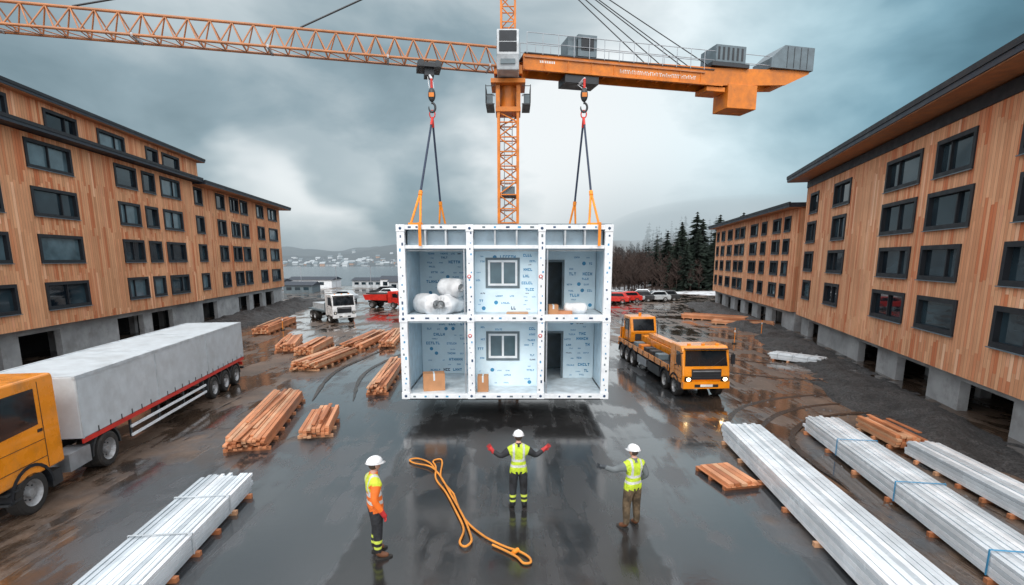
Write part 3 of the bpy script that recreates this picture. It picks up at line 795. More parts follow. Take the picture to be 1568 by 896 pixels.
for za, zb_ in ((z0+.165, zf2-.125), (zf2+.165, ztr-.002)):
    for xx in (xa, xb): mb.box(xx-.06, xx+.06, .23, D-.25, za, zb_, 'wrap')
    mb.box(x0+.15, xa-.07, 3.6, 3.68, za, zb_, 'wrap')
    Y0 = YM; wx0, wx1 = -.95, .25; wz0 = za+(.95 if za > 2 else 1.05); wz1 = wz0+1.05
    mb.box(xa+.07, wx0, Y0, Y0+.08, za, zb_, 'wrap'); mb.box(wx1, xb-.07, Y0, Y0+.08, za, zb_, 'wrap')
    mb.box(wx0, wx1, Y0, Y0+.08, za, wz0, 'wrap'); mb.box(wx0, wx1, Y0, Y0+.08, wz1, zb_, 'wrap')
    Y1 = YR; dx0, dx1 = xb+.25, xb+1.0; dz = za+1.9
    mb.box(xb+.07, dx0, Y1, Y1+.08, za, zb_, 'wrap'); mb.box(dx1, x1-.15, Y1, Y1+.08, za, zb_, 'wrap'); mb.box(dx0, dx1, Y1, Y1+.08, dz, zb_, 'wrap')
    mb.box(xb+.07, x1-.15, D-.3, D-.22, za, zb_, 'grey')
    mb.box(xa+.07, xb-.07, D-.3, D-.22, za, zb_, 'grey')
mb.obj('partition_walls', mo)
mb = MB()
for za in (z0+.165, zf2+.165):
    Y0 = YM; wx0, wx1 = -.95, .25; wz0 = za+(.95 if za > 2 else 1.05); wz1 = wz0+1.05; f_ = .05
    yA, yB = Y0-.03, Y0+.06
    mb.box(wx0-.04, wx1+.04, yA, yB, wz0-.04, wz0+f_, 'grey'); mb.box(wx0-.04, wx1+.04, yA, yB, wz1-f_, wz1+.04, 'grey')
    for a in (wx0-.04, wx1-f_): mb.box(a, a+f_+.04, yA+.002, yB-.002, wz0+f_, wz1-f_, 'grey')
    mb.box(wx0+f_, wx1-f_, yA+.01, yB-.02, wz0+f_, wz0+f_+.08, 'white'); mb.box(wx0+f_, wx1-f_, yA+.01, yB-.02, wz1-f_-.08, wz1-f_, 'white')
    for a in (wx0+f_, -.39, wx1-f_-.08): mb.box(a, a+.08, yA+.012, yB-.022, wz0+f_+.08, wz1-f_-.08, 'white')
    mb.quad((wx0+f_, Y0+.03, wz0+f_), (wx1-f_, Y0+.03, wz0+f_), (wx1-f_, Y0+.03, wz1-f_), (wx0+f_, Y0+.03, wz1-f_), 'glass_lit')
    Y1 = YR; dx0, dx1 = xb+.25, xb+1.0; dz = za+1.9
    mb.box(dx0-.06, dx0+.03, Y1-.04, Y1-.003, za, dz+.06, 'grey'); mb.box(dx1-.03, dx1+.06, Y1-.04, Y1-.003, za, dz+.06, 'grey'); mb.box(dx0+.03, dx1-.03, Y1-.04, Y1-.003, dz-.03, dz+.06, 'grey')
    mb.box(dx0, dx0+.04, Y1-.75, Y1-.05, za, dz-.05, 'frame')
mb.obj('windows_and_doors', mo)
mb = MB()
for (a, b_) in ((x0+t, xa-.12), (xa+.12, xb-.12), (xb+.12, x1-t)):
    n_ = 3
    for k in range(1, n_): 
        xx = a+(b_-a)*k/n_; mb.box(xx-.03, xx+.03, .06, .5, ztr+.06, z1-.16, 'lgrey')
    for k in range(6): mb.box(a+.02, b_-.02, .7+k*.7, .76+k*.7, z1-.34, z1-.1, 'corr')
    mb.box(a, b_, .55, .6, ztr+.06, z1-.16, 'corr')
    mb.cyl((a, .3, ztr-.12), (b_, .3, ztr-.12), .03, 'lgrey')
for xx, a, b_ in ((xa-.12-.12, 0, 0), (xb+.18, 0, 0)): mb.box(xx, xx+.05, .12, .17, z0+.17, ztr-.06, 'galv')
mb.obj('roof_ribs', mo)
mb = MB(); rp = random.Random(11)
def words(org, ux, w_, h_, yoff, dens, sc_=1):
    z = .1
    while z < h_-.2:
        x = rp.uniform(.02, .4); rowh = 0
        while x < w_-.2*sc_:
            if rp.random() < dens:
                nL = rp.randint(3, 6); lh = rp.choice([.04, .05, .065, .085, .12])*sc_; mm = 'blue' if rp.random() < .93 else 'navy'; rowh = max(rowh, lh)
                if rp.random() < .07:
                    mb.ell(Vector(org)+Vector(ux)*(x+.1)+Vector((0, 0, z+.05)), .075 if ux[0] else .004, .004 if ux[0] else .075, .075, 'blue', 12, 8)
                    x += .3; continue
                for k in range(nL):
                    lw = lh*.68
                    if x+lw > w_-.03: break
                    for (u0, u1, v0, v1) in rp.choice([((0, .32, 0, 1), (.32, 1, .7, 1), (.32, 1, 0, .3)), ((0, .32, 0, 1), (.68, 1, 0, 1), (.32, .68, .35, .65)), ((.33, .67, 0, .7), (0, 1, .7, 1)), ((0, .34, 0, 1), (.34, 1, 0, .3))]):
                        a = Vector(org)+Vector(ux)*(x+lw*u0); b2 = Vector(org)+Vector(ux)*(x+lw*u1)
                        za, zb_ = org[2]+z+lh*v0, org[2]+z+lh*v1
                        mb.add([(a.x, a.y, za), (b2.x, b2.y, za), (b2.x, b2.y, zb_), (a.x, a.y, zb_)], [(0, 1, 2, 3)], mm)
                    x += lw*1.22
                x += rp.uniform(.1, .3)
            else: x += rp.uniform(.2, .5)
        z += rowh+rp.uniform(.07, .16)
for za, zb_ in ((z0+.165, zf2-.125), (zf2+.165, ztr)):
    words((x0+.3, 3.596, za), (1, 0, 0), xa-x0-.4, zb_-za, 0, .75)
    words((xa+.1, YM-.004, za), (1, 0, 0), .38, zb_-za, 0, .9, .8); words((.32, YM-.004, za), (1, 0, 0), .62, zb_-za, 0, .85, .85)
    words((-.95, YM-.004, za), (1, 0, 0), 1.2, .85, 0, .8); words((-.95, YM-.004, zb_-.5), (1, 0, 0), 1.2, .5, 0, .8)
    words((xb+1.08, YR-.004, za), (1, 0, 0), x1-xb-1.3, zb_-za, 0, .75)
    words((xb+.064, .3, za), (0, 1, 0), 2.2, zb_-za, 0, .6); words((xa-.064, .3, za), (0, 1, 0), 3.2, zb_-za, 0, .6)
mb.obj('wrap_print', mo)
mb = MB()
for (a, wd) in ((x0, t), (xa-.12, .24), (xb-.12, .24), (x1-t, t)):
    z = z0+.3
    while z < z1-.2:
        k = rp.random(); xx = a+wd*rp.uniform(.2, .6); s_ = rp.uniform(.03, .065)
        mb.box(xx, xx+s_, -.004, -.001, z, z+s_*rp.uniform(1, 2.0), 'blue' if k < .45 else ('navy' if k < .8 else ('grey')))
        z += rp.uniform(.15, .34)
    for zz in (z0+.1, zf2+.05, z1-.12): mb.ell((a+wd/2, -.022, zz), .05, .006, .05, 'navy', 12, 8)
for zz in (z0+.08, zf2+.08, z1-.08):
    x = x0+.4
    while x < x1-.4:
        if min(abs(x-xa), abs(x-xb)) > .25: mb.box(x, x+rp.uniform(.04, .14), -.001, .002, zz-.03, zz+.03, rp.choice(['blue', 'navy', 'navy', 'grey']))
        x += rp.uniform(.25, .55)
for a in (xa-.03, xb-.03): 
    for zz in (5.2, 3.1): mb.ell((a, -.01, zz), .07, .006, .07, 'red', 14, 8); mb.ell((a, -.014, zz), .04, .006, .04, 'white', 12, 8)
mb.obj('frame_labels', mo)
def roll(cx, cy, cz, r, l_, ax):
    n = 28; m_ = 12; vs = []
    T = Matrix.Translation((cx, cy, cz)) @ Matrix.Rotation(ax, 4, 'Z')
    for j in range(m_+1):
        t_ = j/m_; y = -l_/2+l_*t_; rr = r*(min(1, .45+math.sin(t_*math.pi)**.3))
        for i in range(n):
            a = 6.283*i/n; q = rr*(1+.12*noise.noise(Vector((math.cos(a)*2+cx*5, y*4, math.sin(a)*2))))
            vs.append((math.cos(a)*q, y, math.sin(a)*q))
    f_ = [(j*n+i, j*n+(i+1) % n, (j+1)*n+(i+1) % n, (j+1)*n+i) for j in range(m_) for i in range(n)]+[tuple(range(n)), tuple(range(m_*n, m_*n+n))]
    mb.add(vs, f_, 'insul', T, True)
    sp = [Vector((math.cos(k*.5)*r*(.1+.03*k*.4), -l_/2-.005, math.sin(k*.5)*r*(.1+.03*k*.4))) for k in range(26)]
    mb.tube(sp, .008, 'lgrey', 5, T)
mb = MB(); fz = zf2+.165
roll(-3.1, .8, fz+.36, .37, 1.1, .75); roll(-2.3, .9, fz+.35, .36, 1.1, -.5); roll(-2.25, 1.0, fz+.95, .33, 1.0, .9)
mb.obj('insulation_rolls', mo)
mb = MB(); roll(2.35, .9, fz+.19, .2, .85, 1.57); mb.obj('insulation_bag', mo)
def carton(x, y, z, a, b_, h, r_):
    T = Matrix.Translation((x, y, z)) @ Matrix.Rotation(r_, 4, 'Z')
    mb.box(-a/2, a/2, -b_/2, b_/2, 0, h, 'card', T); mb.box(-.03, .03, -b_/2-.002, b_/2+.002, h*.6, h+.002, 'floor', T)
mb = MB(); carton(-2.95, .75, z0+.163, .8, .5, .65, .2); carton(-1.08, .55, z0+.163, .4, .4, .6, 0); carton(1.5, .6, fz, .35, .5, .35, 0)
mb.obj('cardboard_boxes', mo)
mb = MB(); mb.box(1.3, 2.2, .5, 1.1, fz+.002, fz+.12, 'pl1'); mb.box(-.2, .6, .6, 1.1, fz+.002, fz+.05, 'pl3'); mb.obj('timber_offcuts', mo)

# ------------------------------------------------------------------ vehicles
def wheel(mb, x, y, r, w_, side):
    s_ = side
    prof = [(-w_/2*s_, r*.55), (-w_/2*s_, r*.9), (-w_/2*.8*s_, r), (w_/2*.8*s_, r), (w_/2*s_, r*.9), (w_/2*s_, r*.62), (w_/2*.85*s_, r*.58), (w_*.15*s_, r*.5), (w_*.1*s_, r*.25), (w_*.45*s_, r*.2), (w_*.45*s_, .001)]
    mb.lathe(prof, (x, y, r), ['rubber']*5+['rim']*5)
    for k in range(8):
        a = k*math.pi/4
        mb.cyl((x+w_*.1*s_, y+math.cos(a)*r*.36, r+math.sin(a)*r*.36), (x+w_*.2*s_, y+math.cos(a)*r*.36, r+math.sin(a)*r*.36), r*.04, 'steel', 6)
def axle(mb, y, r, W, dual=False):
    for s_ in (-1, 1):
        wheel(mb, s_*(W/2-.15), y, r, .3, s_)
        if dual: wheel(mb, s_*(W/2-.47), y, r, .28, s_)
    mb.cyl((-W/2+.2, y, r), (W/2-.2, y, r), .08, 'steel')
def arch(mb, y, r, W, m):
    for s_ in (-1, 1):
        pts = [(y+math.cos(R(a))*(r+.10), r+math.sin(R(a))*(r+.10)) for a in range(0, 181, 15)]
        po = [(y+math.cos(R(a))*(r+.17), r+math.sin(R(a))*(r+.17)) for a in range(180, -1, -15)]
        n = len(pts)
        for i in range(n-1):
            q = [pts[i], pts[i+1], po[n-2-i], po[n-1-i]]
            mb.prism(q, min(s_*(W/2-.33), s_*(W/2+.015)), max(s_*(W/2-.33), s_*(W/2+.015)), m)
def cab(par, pre, y0, y1, W, z0, z1, paint, lit=False, lampm='lamp'):
    h = z1-z0; hw = W/2
    body = MB()
    prof = [(y0, z0+.1), (y1-.02, z0+.1), (y1+.06, z0+h*.28), (y1, z0+h*.5), (y1-.16, z1-.14), (y1-.36, z1), (y0+.05, z1), (y0, z1-.08)]
    body.prism(prof, -hw, hw, paint)
    body.obj(pre+'cab_shell', par, .06)
    g = MB()
    ya, za = y1, z0+h*.5; yb, zb_ = y1-.16, z1-.14
    def wp(t_, off=.012): return (ya+(yb-ya)*t_+off, za+(zb_-za)*t_)
    A_, B_ = wp(.03), wp(.94)
    g.add([(-hw+.10, A_[0], A_[1]), (hw-.10, A_[0], A_[1]), (hw-.14, B_[0], B_[1]), (-hw+.14, B_[0], B_[1])], [(0, 1, 2, 3)], 'vglass')
    for s_ in (-1, 1):
        xx = s_*(hw+.006); 
        g.add([(xx, y1-.12, z0+h*.5), (xx, y0+.7, z0+h*.53), (xx, y0+.7, z1-.25), (xx, y1-.32, z1-.25)], [(0, 1, 2, 3)], 'vglass')
        for yy in (y0+.55, y1-.07): g.box(min(xx, xx-s_*.002), max(xx, xx-s_*.002)+.001, yy, yy+.018, z0+.15, z0+h*.5, 'frame')
        g.box(min(xx, xx-s_*.002), max(xx, xx-s_*.002)+.001, y0+.55, y0+.568, z0+h*.5, z1-.12, 'frame')
        for zz in (.18, .36): g.box(min(xx, xx-s_*.002), max(xx, xx-s_*.002)+.001, y0+.57, y1-.08, z0+h*zz, z0+h*zz+.014, 'frame')
    g.obj(pre+'cab_glazing', par)
    d_ = MB()
    d_.box(-hw*.62, hw*.62, y1-.05, y1+.085, z0+h*.18, z0+h*.44, 'steel')
    for k in range(4): d_.box(-hw*.58, hw*.58, y1+.085, y1+.1, z0+h*(.2+.06*k), z0+h*(.225+.06*k), 'galv' if k == 3 else 'frame')
    d_.box(-hw+.02, hw-.02, y1-.1, y1+.13, z0-.08, z0+h*.13, paint); d_.box(-hw*.5, hw*.5, y1+.13, y1+.14, z0-.02, z0+.1, 'frame')
    d_.box(-.26, .26, y1+.142, y1+.15, z0-.0, z0+.1, 'plate')
    for s_ in (-1, 1):
        a, b_ = sorted((s_*(hw-.1), s_*(hw-.36)))
        d_.box(a, b_, y1+.0, y1+.14, z0+h*.13+.005, z0+h*.25, 'frame')
        d_.ell(((a+b_)/2, y1+.14, z0+h*.19), .085, .03, .07, 'head' if lit else lampm, 12, 8)
        a, b_ = sorted((s_*(hw+.08), s_*(hw+.22)))
        d_.box(a, b_, y1-.12, y1-.04, z0+h*.55, z0+h*.8, 'frame'); d_.cyl((s_*(hw-.02), y1-.1, z0+h*.84), (s_*(hw+.15), y1-.08, z0+h*.82), .018, 'frame', 6); d_.cyl((s_*(hw+.15), y1-.08, z0+h*.84), (s_*(hw+.15), y1-.08, z0+h*.5), .016, 'frame', 6)
        d_.cyl((s_*.3, y1+.015, z0+h*.52), (s_*.55-.25, y1-.08, z0+h*.72), .012, 'frame', 5)
        d_.box(min(s_*hw, s_*(hw+.012)), max(s_*hw, s_*(hw+.012)), y0+.6, y0+.75, z0+h*.45, z0+h*.48, 'frame')
        a, b_ = sorted((s_*(hw-.25), s_*(hw+.01)))
        for q in (0, .22): d_.box(a, b_, y1-.75, y1-.35, z0-.25+q, z0-.2+q, 'steel')
    d_.box(-hw+.1, hw-.1, y1-.3, y1+.02, z1-.12, z1-.08, 'vglass')
    for k in (-.5, 0, .5): d_.box(k*W*.6-.06, k*W*.6+.06, y1-.5, y1-.4, z1, z1+.07, 'osling')
    d_.obj(pre+'cab_fittings', par)
def chassis(mb, ya, yb, z):
    for s_ in (-.4, .32): mb.box(s_, s_+.08, ya, yb, z-.22, z, 'steel')
    y = ya+.3
    while y < yb: mb.box(-.32, .32, y, y+.08, z-.17, z-.04, 'steel'); y += 1.1

tk = empty('articulated_lorry', (-12.65, 14.0, 0), R(-171.5))
cab(tk, '', 1.75, 4.0, 2.4, .75, 3.1, 'truck_or')
mb = MB(); axle(mb, 0, .5, 2.4, True); axle(mb, 2.9, .5, 2.4); 
for y in (-7.4, -8.65, -9.9): axle(mb, y, .46, 2.4)
mb.obj('wheels', tk)
mb = MB(); arch(mb, 2.9, .5, 2.42, 'frame'); arch(mb, 0, .5, 2.3, 'steel')
for y in (-7.4, -8.65, -9.9): arch(mb, y, .46, 2.3, 'steel')
mb.obj('mudguards', tk)
mb = MB(); chassis(mb, -1, 3.6, .95); chassis(mb, -10.8, .6, 1.18)
for s_ in (-1, 1):
    a, b_ = sorted((s_*1.2, s_*1.16))
    mb.box(a, b_, -11.0, 1.0, 1.0, 1.12, 'red'); mb.box(a, b_, -6.6, -1.2, .45, .53, 'white'); mb.box(a, b_, -6.6, -1.2, .72, .80, 'white')
    for y in (-6.5, -4.8, -3.0, -1.3): mb.box(min(s_*1.15, s_*1.1), max(s_*1.15, s_*1.1), y, y+.08, .42, 1.05, 'steel')
    a, b_ = sorted((s_*.65, s_*1.18)); mb.box(a, b_, .75, 1.6, .45, .9, 'galv'); mb.box(a, b_, 1.9, 2.25, .35, .72, 'steel')
    mb.box(min(s_*.7, s_*1.1), max(s_*.7, s_*1.1), -11.06, -11.0, .72, .88, 'red')
    for k in range(3): mb.cyl((s_*.3, 1.3, 1.0), (s_*.5, 1.74, 1.4-.1*k), .02, 'red', 6)
mb.box(-1.15, 1.15, -11.05, -10.95, .55, .65, 'steel')
mb.obj('chassis', tk)
mb = MB(); mb.box(-1.19, 1.19, -11.0, 1.0, 1.125, 2.8, 'tarp'); mb.obj('trailer_box', tk, .03)
mb = MB()
for y in (-11.0, -7.0, -3.0, .94):
    for s_ in (-1, 1): mb.box(min(s_*1.186, s_*1.205), max(s_*1.186, s_*1.205), y, y+.05, 1.13, 2.79, 'lgrey')
    mb.box(-1.18, 1.18, y, y+.05, 2.795, 2.812, 'lgrey')
for s_ in (-1, 1): mb.box(min(s_*1.12, s_*1.203), max(s_*1.12, s_*1.203), -11.01, 1.01, 2.72, 2.815, 'lgrey')
for s_ in (-1, 1):
    y = -10.7
    while y < .8: mb.box(min(s_*1.191, s_*1.2), max(s_*1.191, s_*1.2), y, y+.04, 1.13, 1.28, 'steel'); y += .55
mb.obj('trailer_trim', tk)

ot = empty('flatbed_crane_truck', (7.75, 26.0, 0), R(-176.7))
cab(ot, '', 3.4, 4.85, 2.0, .6, 2.25, 'truck_or', True)
mb = MB()
for y in (4.0, 2.75): axle(mb, y, .42, 2.0)
for y in (-2.4, -3.5, -4.6): axle(mb, y, .42, 2.0, False)
mb.obj('wheels', ot)
mb = MB()
for y in (4.0, 2.75, -2.4, -3.5, -4.6): arch(mb, y, .42, 2.02, 'frame')
mb.obj('mudguards', ot)
mb = MB(); chassis(mb, -5.3, 4.5, .85)
mb.box(-.98, .98, -5.4, 3.25, .95, 1.08, 'steel')
for s_ in (-1, 1):
    a, b_ = sorted((s_*.98, s_*1.0)); mb.box(a, b_, -5.4, 3.25, .92, 1.2, 'truck_or')
    for y in [-5+k*.9 for k in range(10)]: mb.box(min(s_*1.0, s_*1.02), max(s_*1.0, s_*1.02), y, y+.06, .92, 1.19, 'steel')
    a, b_ = sorted((s_*.55, s_*.95)); mb.box(a, b_, .2, 1.9, .35, .8, 'steel'); mb.box(a, b_, -1.6, -.1, .4, .8, 'galv')
mb.box(-.98, .98, -5.45, -5.4, .7, 1.2, 'truck_or')
mb.obj('flatbed', ot, .01)
mb = MB()
mb.box(-.25, .25, -3.3, 3.2, 1.25, 1.6, 'truck_or'); mb.box(-.18, .18, -2.2, 3.3, 1.62, 1.85, 'truck_or'); mb.cyl((0, -3, 1.3), (0, -1.2, 1.75), .1, 'galv')
mb.box(-.6, .6, 2.2, 3.1, 1.08, 1.5, 'steel'); mb.cyl((-.35, 2.0, 1.5), (.35, 2.0, 1.5), .22, 'steel', 14)
for k in range(5): mb.box(.4, .9, -2.5+k*.9, -2.0+k*.9, 1.08, 1.35, random.choice(['grey', 'steel', 'orange']))
for k in range(4): mb.box(-.9, -.45, -2.3+k*1.1, -1.6+k*1.1, 1.08, 1.32, random.choice(['grey', 'steel', 'lgrey']))
mb.obj('folded_boom', ot, .02)
mb = MB(); mb.prism([(-5.2, 1.1), (-3.7, 1.1), (-3.6, 1.7), (-3.9, 2.55), (-5.2, 2.55)], -.75, .75, 'truck_or'); mb.obj('upper_cab', ot, .05)
mb = MB(); mb.add([(-.6, -3.605, 1.78), (.6, -3.605, 1.78), (.6, -3.83, 2.42), (-.6, -3.83, 2.42)], [(0, 1, 2, 3)], 'vglass')
for s_ in (-1, 1): mb.box(min(s_*.752, s_*.757), max(s_*.752, s_*.757), -4.9, -4.0, 1.75, 2.4, 'vglass')
mb.cyl((0, -4.5, 2.55), (0, -4.5, 2.72), .09, 'osling'); mb.box(-.5, .5, -3.64, -3.58, 1.25, 1.6, 'steel'); mb.box(-.9, .9, -5.4, -5.25, 1.1, 1.8, 'truck_or')
for s_ in (-.85, .85): mb.cyl((s_, -3.8, 1.2), (s_, -3.8, 2.3), .025, 'steel'); mb.cyl((s_, -5.2, 1.2), (s_, -5.2, 2.3), .025, 'steel'); mb.cyl((s_, -5.2, 2.3), (s_, -3.8, 2.3), .025, 'steel')
mb.obj('upper_cab_fittings', ot)

wt = empty('white_lorry', (-17.6, 50.5, 0), R(-140), .95)
cab(wt, '', 1.8, 3.6, 2.3, .6, 2.75, 'wtruck')
mb = MB(); axle(mb, 2.7, .45, 2.3); axle(mb, -1.2, .45, 2.3, True); axle(mb, -2.3, .45, 2.3, True); mb.obj('wheels', wt)
mb = MB(); chassis(mb, -3, 3, .9); mb.box(-1.1, 1.1, -3.2, 1.6, .95, 1.1, 'grey'); mb.box(-1.1, 1.1, 1.4, 1.5, 1.1, 1.9, 'grey'); mb.box(-.8, .8, -2.6, .8, 1.1, 1.7, 'lgrey'); mb.obj('flatbed', wt, .01)
rt = empty('red_tipper_truck', (-15.6, 64, 0), R(-110), .95)
cab(rt, '', 1.2, 2.8, 2.2, .55, 2.1, 'red')
mb = MB(); axle(mb, 2.0, .42, 2.2); axle(mb, -1.2, .42, 2.2, True); mb.obj('wheels', rt)
mb = MB(); chassis(mb, -2.2, 2.5, .85); mb.prism([(-2.2, .95), (1.0, .95), (1.0, 1.75), (-2.5, 1.6)], -1.05, 1.05, 'red')
mb.box(-.95, .95, -2.1, .85, 1.7, 1.85, 'gravel'); mb.obj('tipper_body', rt, .02)
def car(x, y, rz, paint):
    e_ = empty('parked_car', (x, y, 0), rz); mb = MB()
    mb.prism([(-2.1, .3), (2.1, .3), (2.15, .65), (1.95, .8), (.95, .92), (-1.95, .95), (-2.15, .8)], -.85, .85, paint)
    mb.prism([(-1.85, .9), (1.05, .9), (.25, 1.42), (-1.3, 1.45)], -.72, .72, paint); mb.obj('body', e_, .06)
    mb = MB()
    for s_ in (-1, 1): 
        xx = s_*.727; mb.add([(xx, -1.5, .97), (xx, .8, .97), (xx, .2, 1.35), (xx, -1.2, 1.37)], [(0, 1, 2, 3)], 'vglass')
        mb.ell((s_*.62, 2.12, .66), .14, .04, .07, 'lamp', 10, 6)
    mb.add([(-.62, 1.03, .96), (.62, 1.03, .96), (.58, .3, 1.41), (-.58, .3, 1.41)], [(0, 1, 2, 3)], 'vglass')
    mb.obj('windows', e_); mb = MB()
    for s_ in (-1, 1):
        for y_ in (-1.3, 1.35): wheel(mb, s_*.78, y_, .32, .2, s_)
    mb.obj('wheels', e_)
for i, (x, y, r_, c) in enumerate([(13.6, 70, 70, 'red'), (15.5, 71.5, 100, 'red'), (17.6, 73, 80, 'steel'), (19.8, 73, 95, 'lgrey'), (21.6, 74.5, 80, 'steel'), (18.6, 77, 80, 'white'), (-24, 74, 80, 'lgrey'), (-19, 80, 60, 'white'), (-21, 86, 80, 'steel'), (-12.5, 78, 80, 'steel')]):
    car(x, y, R(r_), c)

# ------------------------------------------------------------------ material stacks
def stack(name, a, b_, w_, rows, bw, bh, pre, sleepers=True, strap=None, jit=.25, sag=0):
    a = Vector((*a, 0)); b_ = Vector((*b_, 0)); d_ = b_-a; Ln = d_.length
    e_ = empty(name, a, math.atan2(d_.y, d_.x)); mb = MB(); zb_ = .0
    if sleepers:
        sl_ = MB(); k = .35
        while k < Ln-.2: sl_.box(k, k+.1, -w_/2-.08, w_/2+.08, 0.002, .1, 'pl%d' % random.randrange(4)); k += max(.8, (Ln-.8)/6)
        sl_.obj('sleepers', e_); zb_ = .102
    nb = max(1, int(w_/bw))
    for r_ in range(rows):
        for k in range(nb):
            if r_ == rows-1 and pre == 'pl' and random.random() < .25: continue
            y = -w_/2+k*(w_/nb); s0 = random.uniform(0, jit); s1 = Ln-random.uniform(0, jit)
            z = zb_+r_*(bh+.006)
            top = r_ == rows-1
            if top: z += .004
            T = Matrix.Translation((0, y+w_/nb/2, z+random.uniform(0, .002))) @ Matrix.Rotation(random.uniform(-.0006, .0006), 4, 'Z')
            wd = w_/nb/2-.007
            mb.box(s0, s1, -wd, wd, 0, bh*(random.uniform(.7, 1.1) if top else 1), '%s%d' % (pre, random.randrange(4)), T)
    if pre == 'pl':
        H = zb_+rows*(bh+.006)+.012
        for k in range(3):
            T = Matrix.Translation((Ln*random.uniform(.35, .6), random.uniform(-w_*.25, w_*.25), H+k*.04)) @ Matrix.Rotation(random.uniform(-.05, .05), 4, 'Z')
            l_ = Ln*random.uniform(.3, .42); mb.box(-l_, l_, -.06, .06, 0, .035, 'pl%d' % random.randrange(4), T)
    mb.obj('planks', e_, .006)
    if strap:
        sm = MB(); H = zb_+rows*(bh+.006)+.02; k = Ln*.2
        while k < Ln: sm.box(k, k+.04, -w_/2-.01, w_/2+.01, H, H+.006, strap); sm.box(k, k+.04, -w_/2-.016, -w_/2-.01, zb_, H+.006, strap); sm.box(k, k+.04, w_/2+.01, w_/2+.016, zb_, H+.006, strap); k += Ln*.28
        sm.obj('straps', e_)
    return e_
stack('timber_stack', (-8.05, 14.9), (-9.3, 21.2), 1.2, 5, .13, .07, 'pl', jit=.5)
stack('timber_stack', (-6.4, 16.1), (-6.95, 18.9), .95, 4, .13, .08, 'pl')
stack('timber_stack', (-5.8, 21.6), (-6.4, 29.0), .8, 4, .13, .08, 'pl', jit=.5)
stack('timber_stack', (-11.0, 26.6), (-10.3, 32.0), 1.5, 4, .15, .09, 'pl', jit=.6)
stack('timber_stack', (-10.3, 32.8), (-9.9, 40.0), 1.5, 4, .15, .09, 'pl', jit=.6)
stack('timber_stack', (-12.6, 31.0), (-12.9, 35.6), 1.2, 5, .15, .09, 'pl')
stack('timber_stack', (-14.2, 32.2), (-15.4, 36.5), 1.2, 5, .15, .09, 'pl')
stack('timber_stack', (-8.3, 34), (-8.9, 41.0), 1.0, 4, .15, .09, 'pl')
stack('timber_stack', (-19.5, 40), (-20.5, 48.0), 1.2, 5, .15, .09, 'pl')
stack('timber_stack', (17, 52), (22.0, 48.5), 1.6, 4, .15, .09, 'pl')
stack('timber_stack', (18.3, 47.6), (23.0, 45.5), 1.6, 3, .15, .09, 'pl')
stack('wrapped_facade_panels', (-6.55, 6.5), (-7.1, 12.4), 1.15, 4, .095, .1, 'wp', strap='lgrey')
stack('wrapped_facade_panels', (6.55, 6.4), (7.35, 16.2), 1.15, 5, .115, .1, 'wp', jit=.3)
stack('wrapped_facade_panels', (8.89, 6.5), (10.45, 17.1), 1.05, 5, .115, .09, 'wp', strap='blue', jit=.3)
stack('wrapped_facade_panels', (11.7, 9.8), (12.15, 14.9), .9, 4, .11, .09, 'wp', jit=.2)
stack('timber_stack', (12.2, 15.1), (12.35, 17.4), .9, 4, .15, .09, 'pl', jit=.2)
stack('wrapped_facade_panels', (15.4, 30.5), (17.3, 28.3), 1.3, 3, .2, .1, 'wp', strap='lgrey')
pe = empty('timber_pallet', (5.75, 13.2, 0), R(12)); mb = MB()
for yy in (-.65, -.02, .6): mb.box(-.5, .5, yy, yy+.1, .002, .1, 'pl2')
for k in range(7): mb.box(-.5+k*.145, -.5+k*.145+.125, -.75, .75+random.uniform(-.05, .05), .102, .125, 'pl%d' % (k % 4))
for k in range(5): mb.box(-.42+k*.17, -.42+k*.17+.15, -.7+random.uniform(-.1, .1), .6, .127, .20, 'pl%d' % ((k+1) % 4))
mb.obj('boards', pe, .005)

def cr_pts(P, n=8):
    P = [Vector(p) for p in P]; out_ = []
    for i in range(len(P)-1):
        p0 = P[max(i-1, 0)]; p1 = P[i]; p2 = P[i+1]; p3 = P[min(i+2, len(P)-1)]
        for k in range(n):
            t = k/n; out_.append(.5*((2*p1)+(p2-p0)*t+(2*p0-5*p1+4*p2-p3)*t*t+(3*p1-p0-3*p2+p3)*t**3))
    return out_+[P[-1]]
mb = MB()
A = [(-2.05, 13.5), (-2.35, 14.2), (-2.75, 14.55), (-2.98, 14.45), (-2.8, 14.2), (-2.3, 13.9), (-1.95, 13.3), (-1.5, 12.1), (-1.1, 11.0), (-.9, 10.3), (-.84, 9.95), (-.95, 9.75), (-1.08, 9.95), (-1.05, 10.5), (-1.3, 11.3), (-1.66, 12.3), (-2.02, 13.1), (-2.14, 13.9), (-2.28, 14.35), (-2.1, 14.5), (-2.0, 14.2), (-1.9, 13.2), (-1.45, 12.2)]
mb.tube(cr_pts([(x, y, .04+(.02 if 4 < i < 12 else 0)) for i, (x, y) in enumerate(A)]), .025, 'rope')
A = [(-1.45, 12.2), (-1.2, 11.3), (-.95, 10.7), (-.6, 10.2), (-.35, 9.95), (-.1, 9.75), (.15, 9.6), (.33, 9.4), (.36, 9.22), (.22, 9.2), (.1, 9.4), (-.1, 9.6), (-.4, 9.85)]
mb.tube(cr_pts([(x, y, .04) for x, y in A]), .025, 'rope')
mb.tube([(.02, 9.5, .07), (.12, 9.62, .07)], .045, 'osling')
mb.obj('lifting_rope')

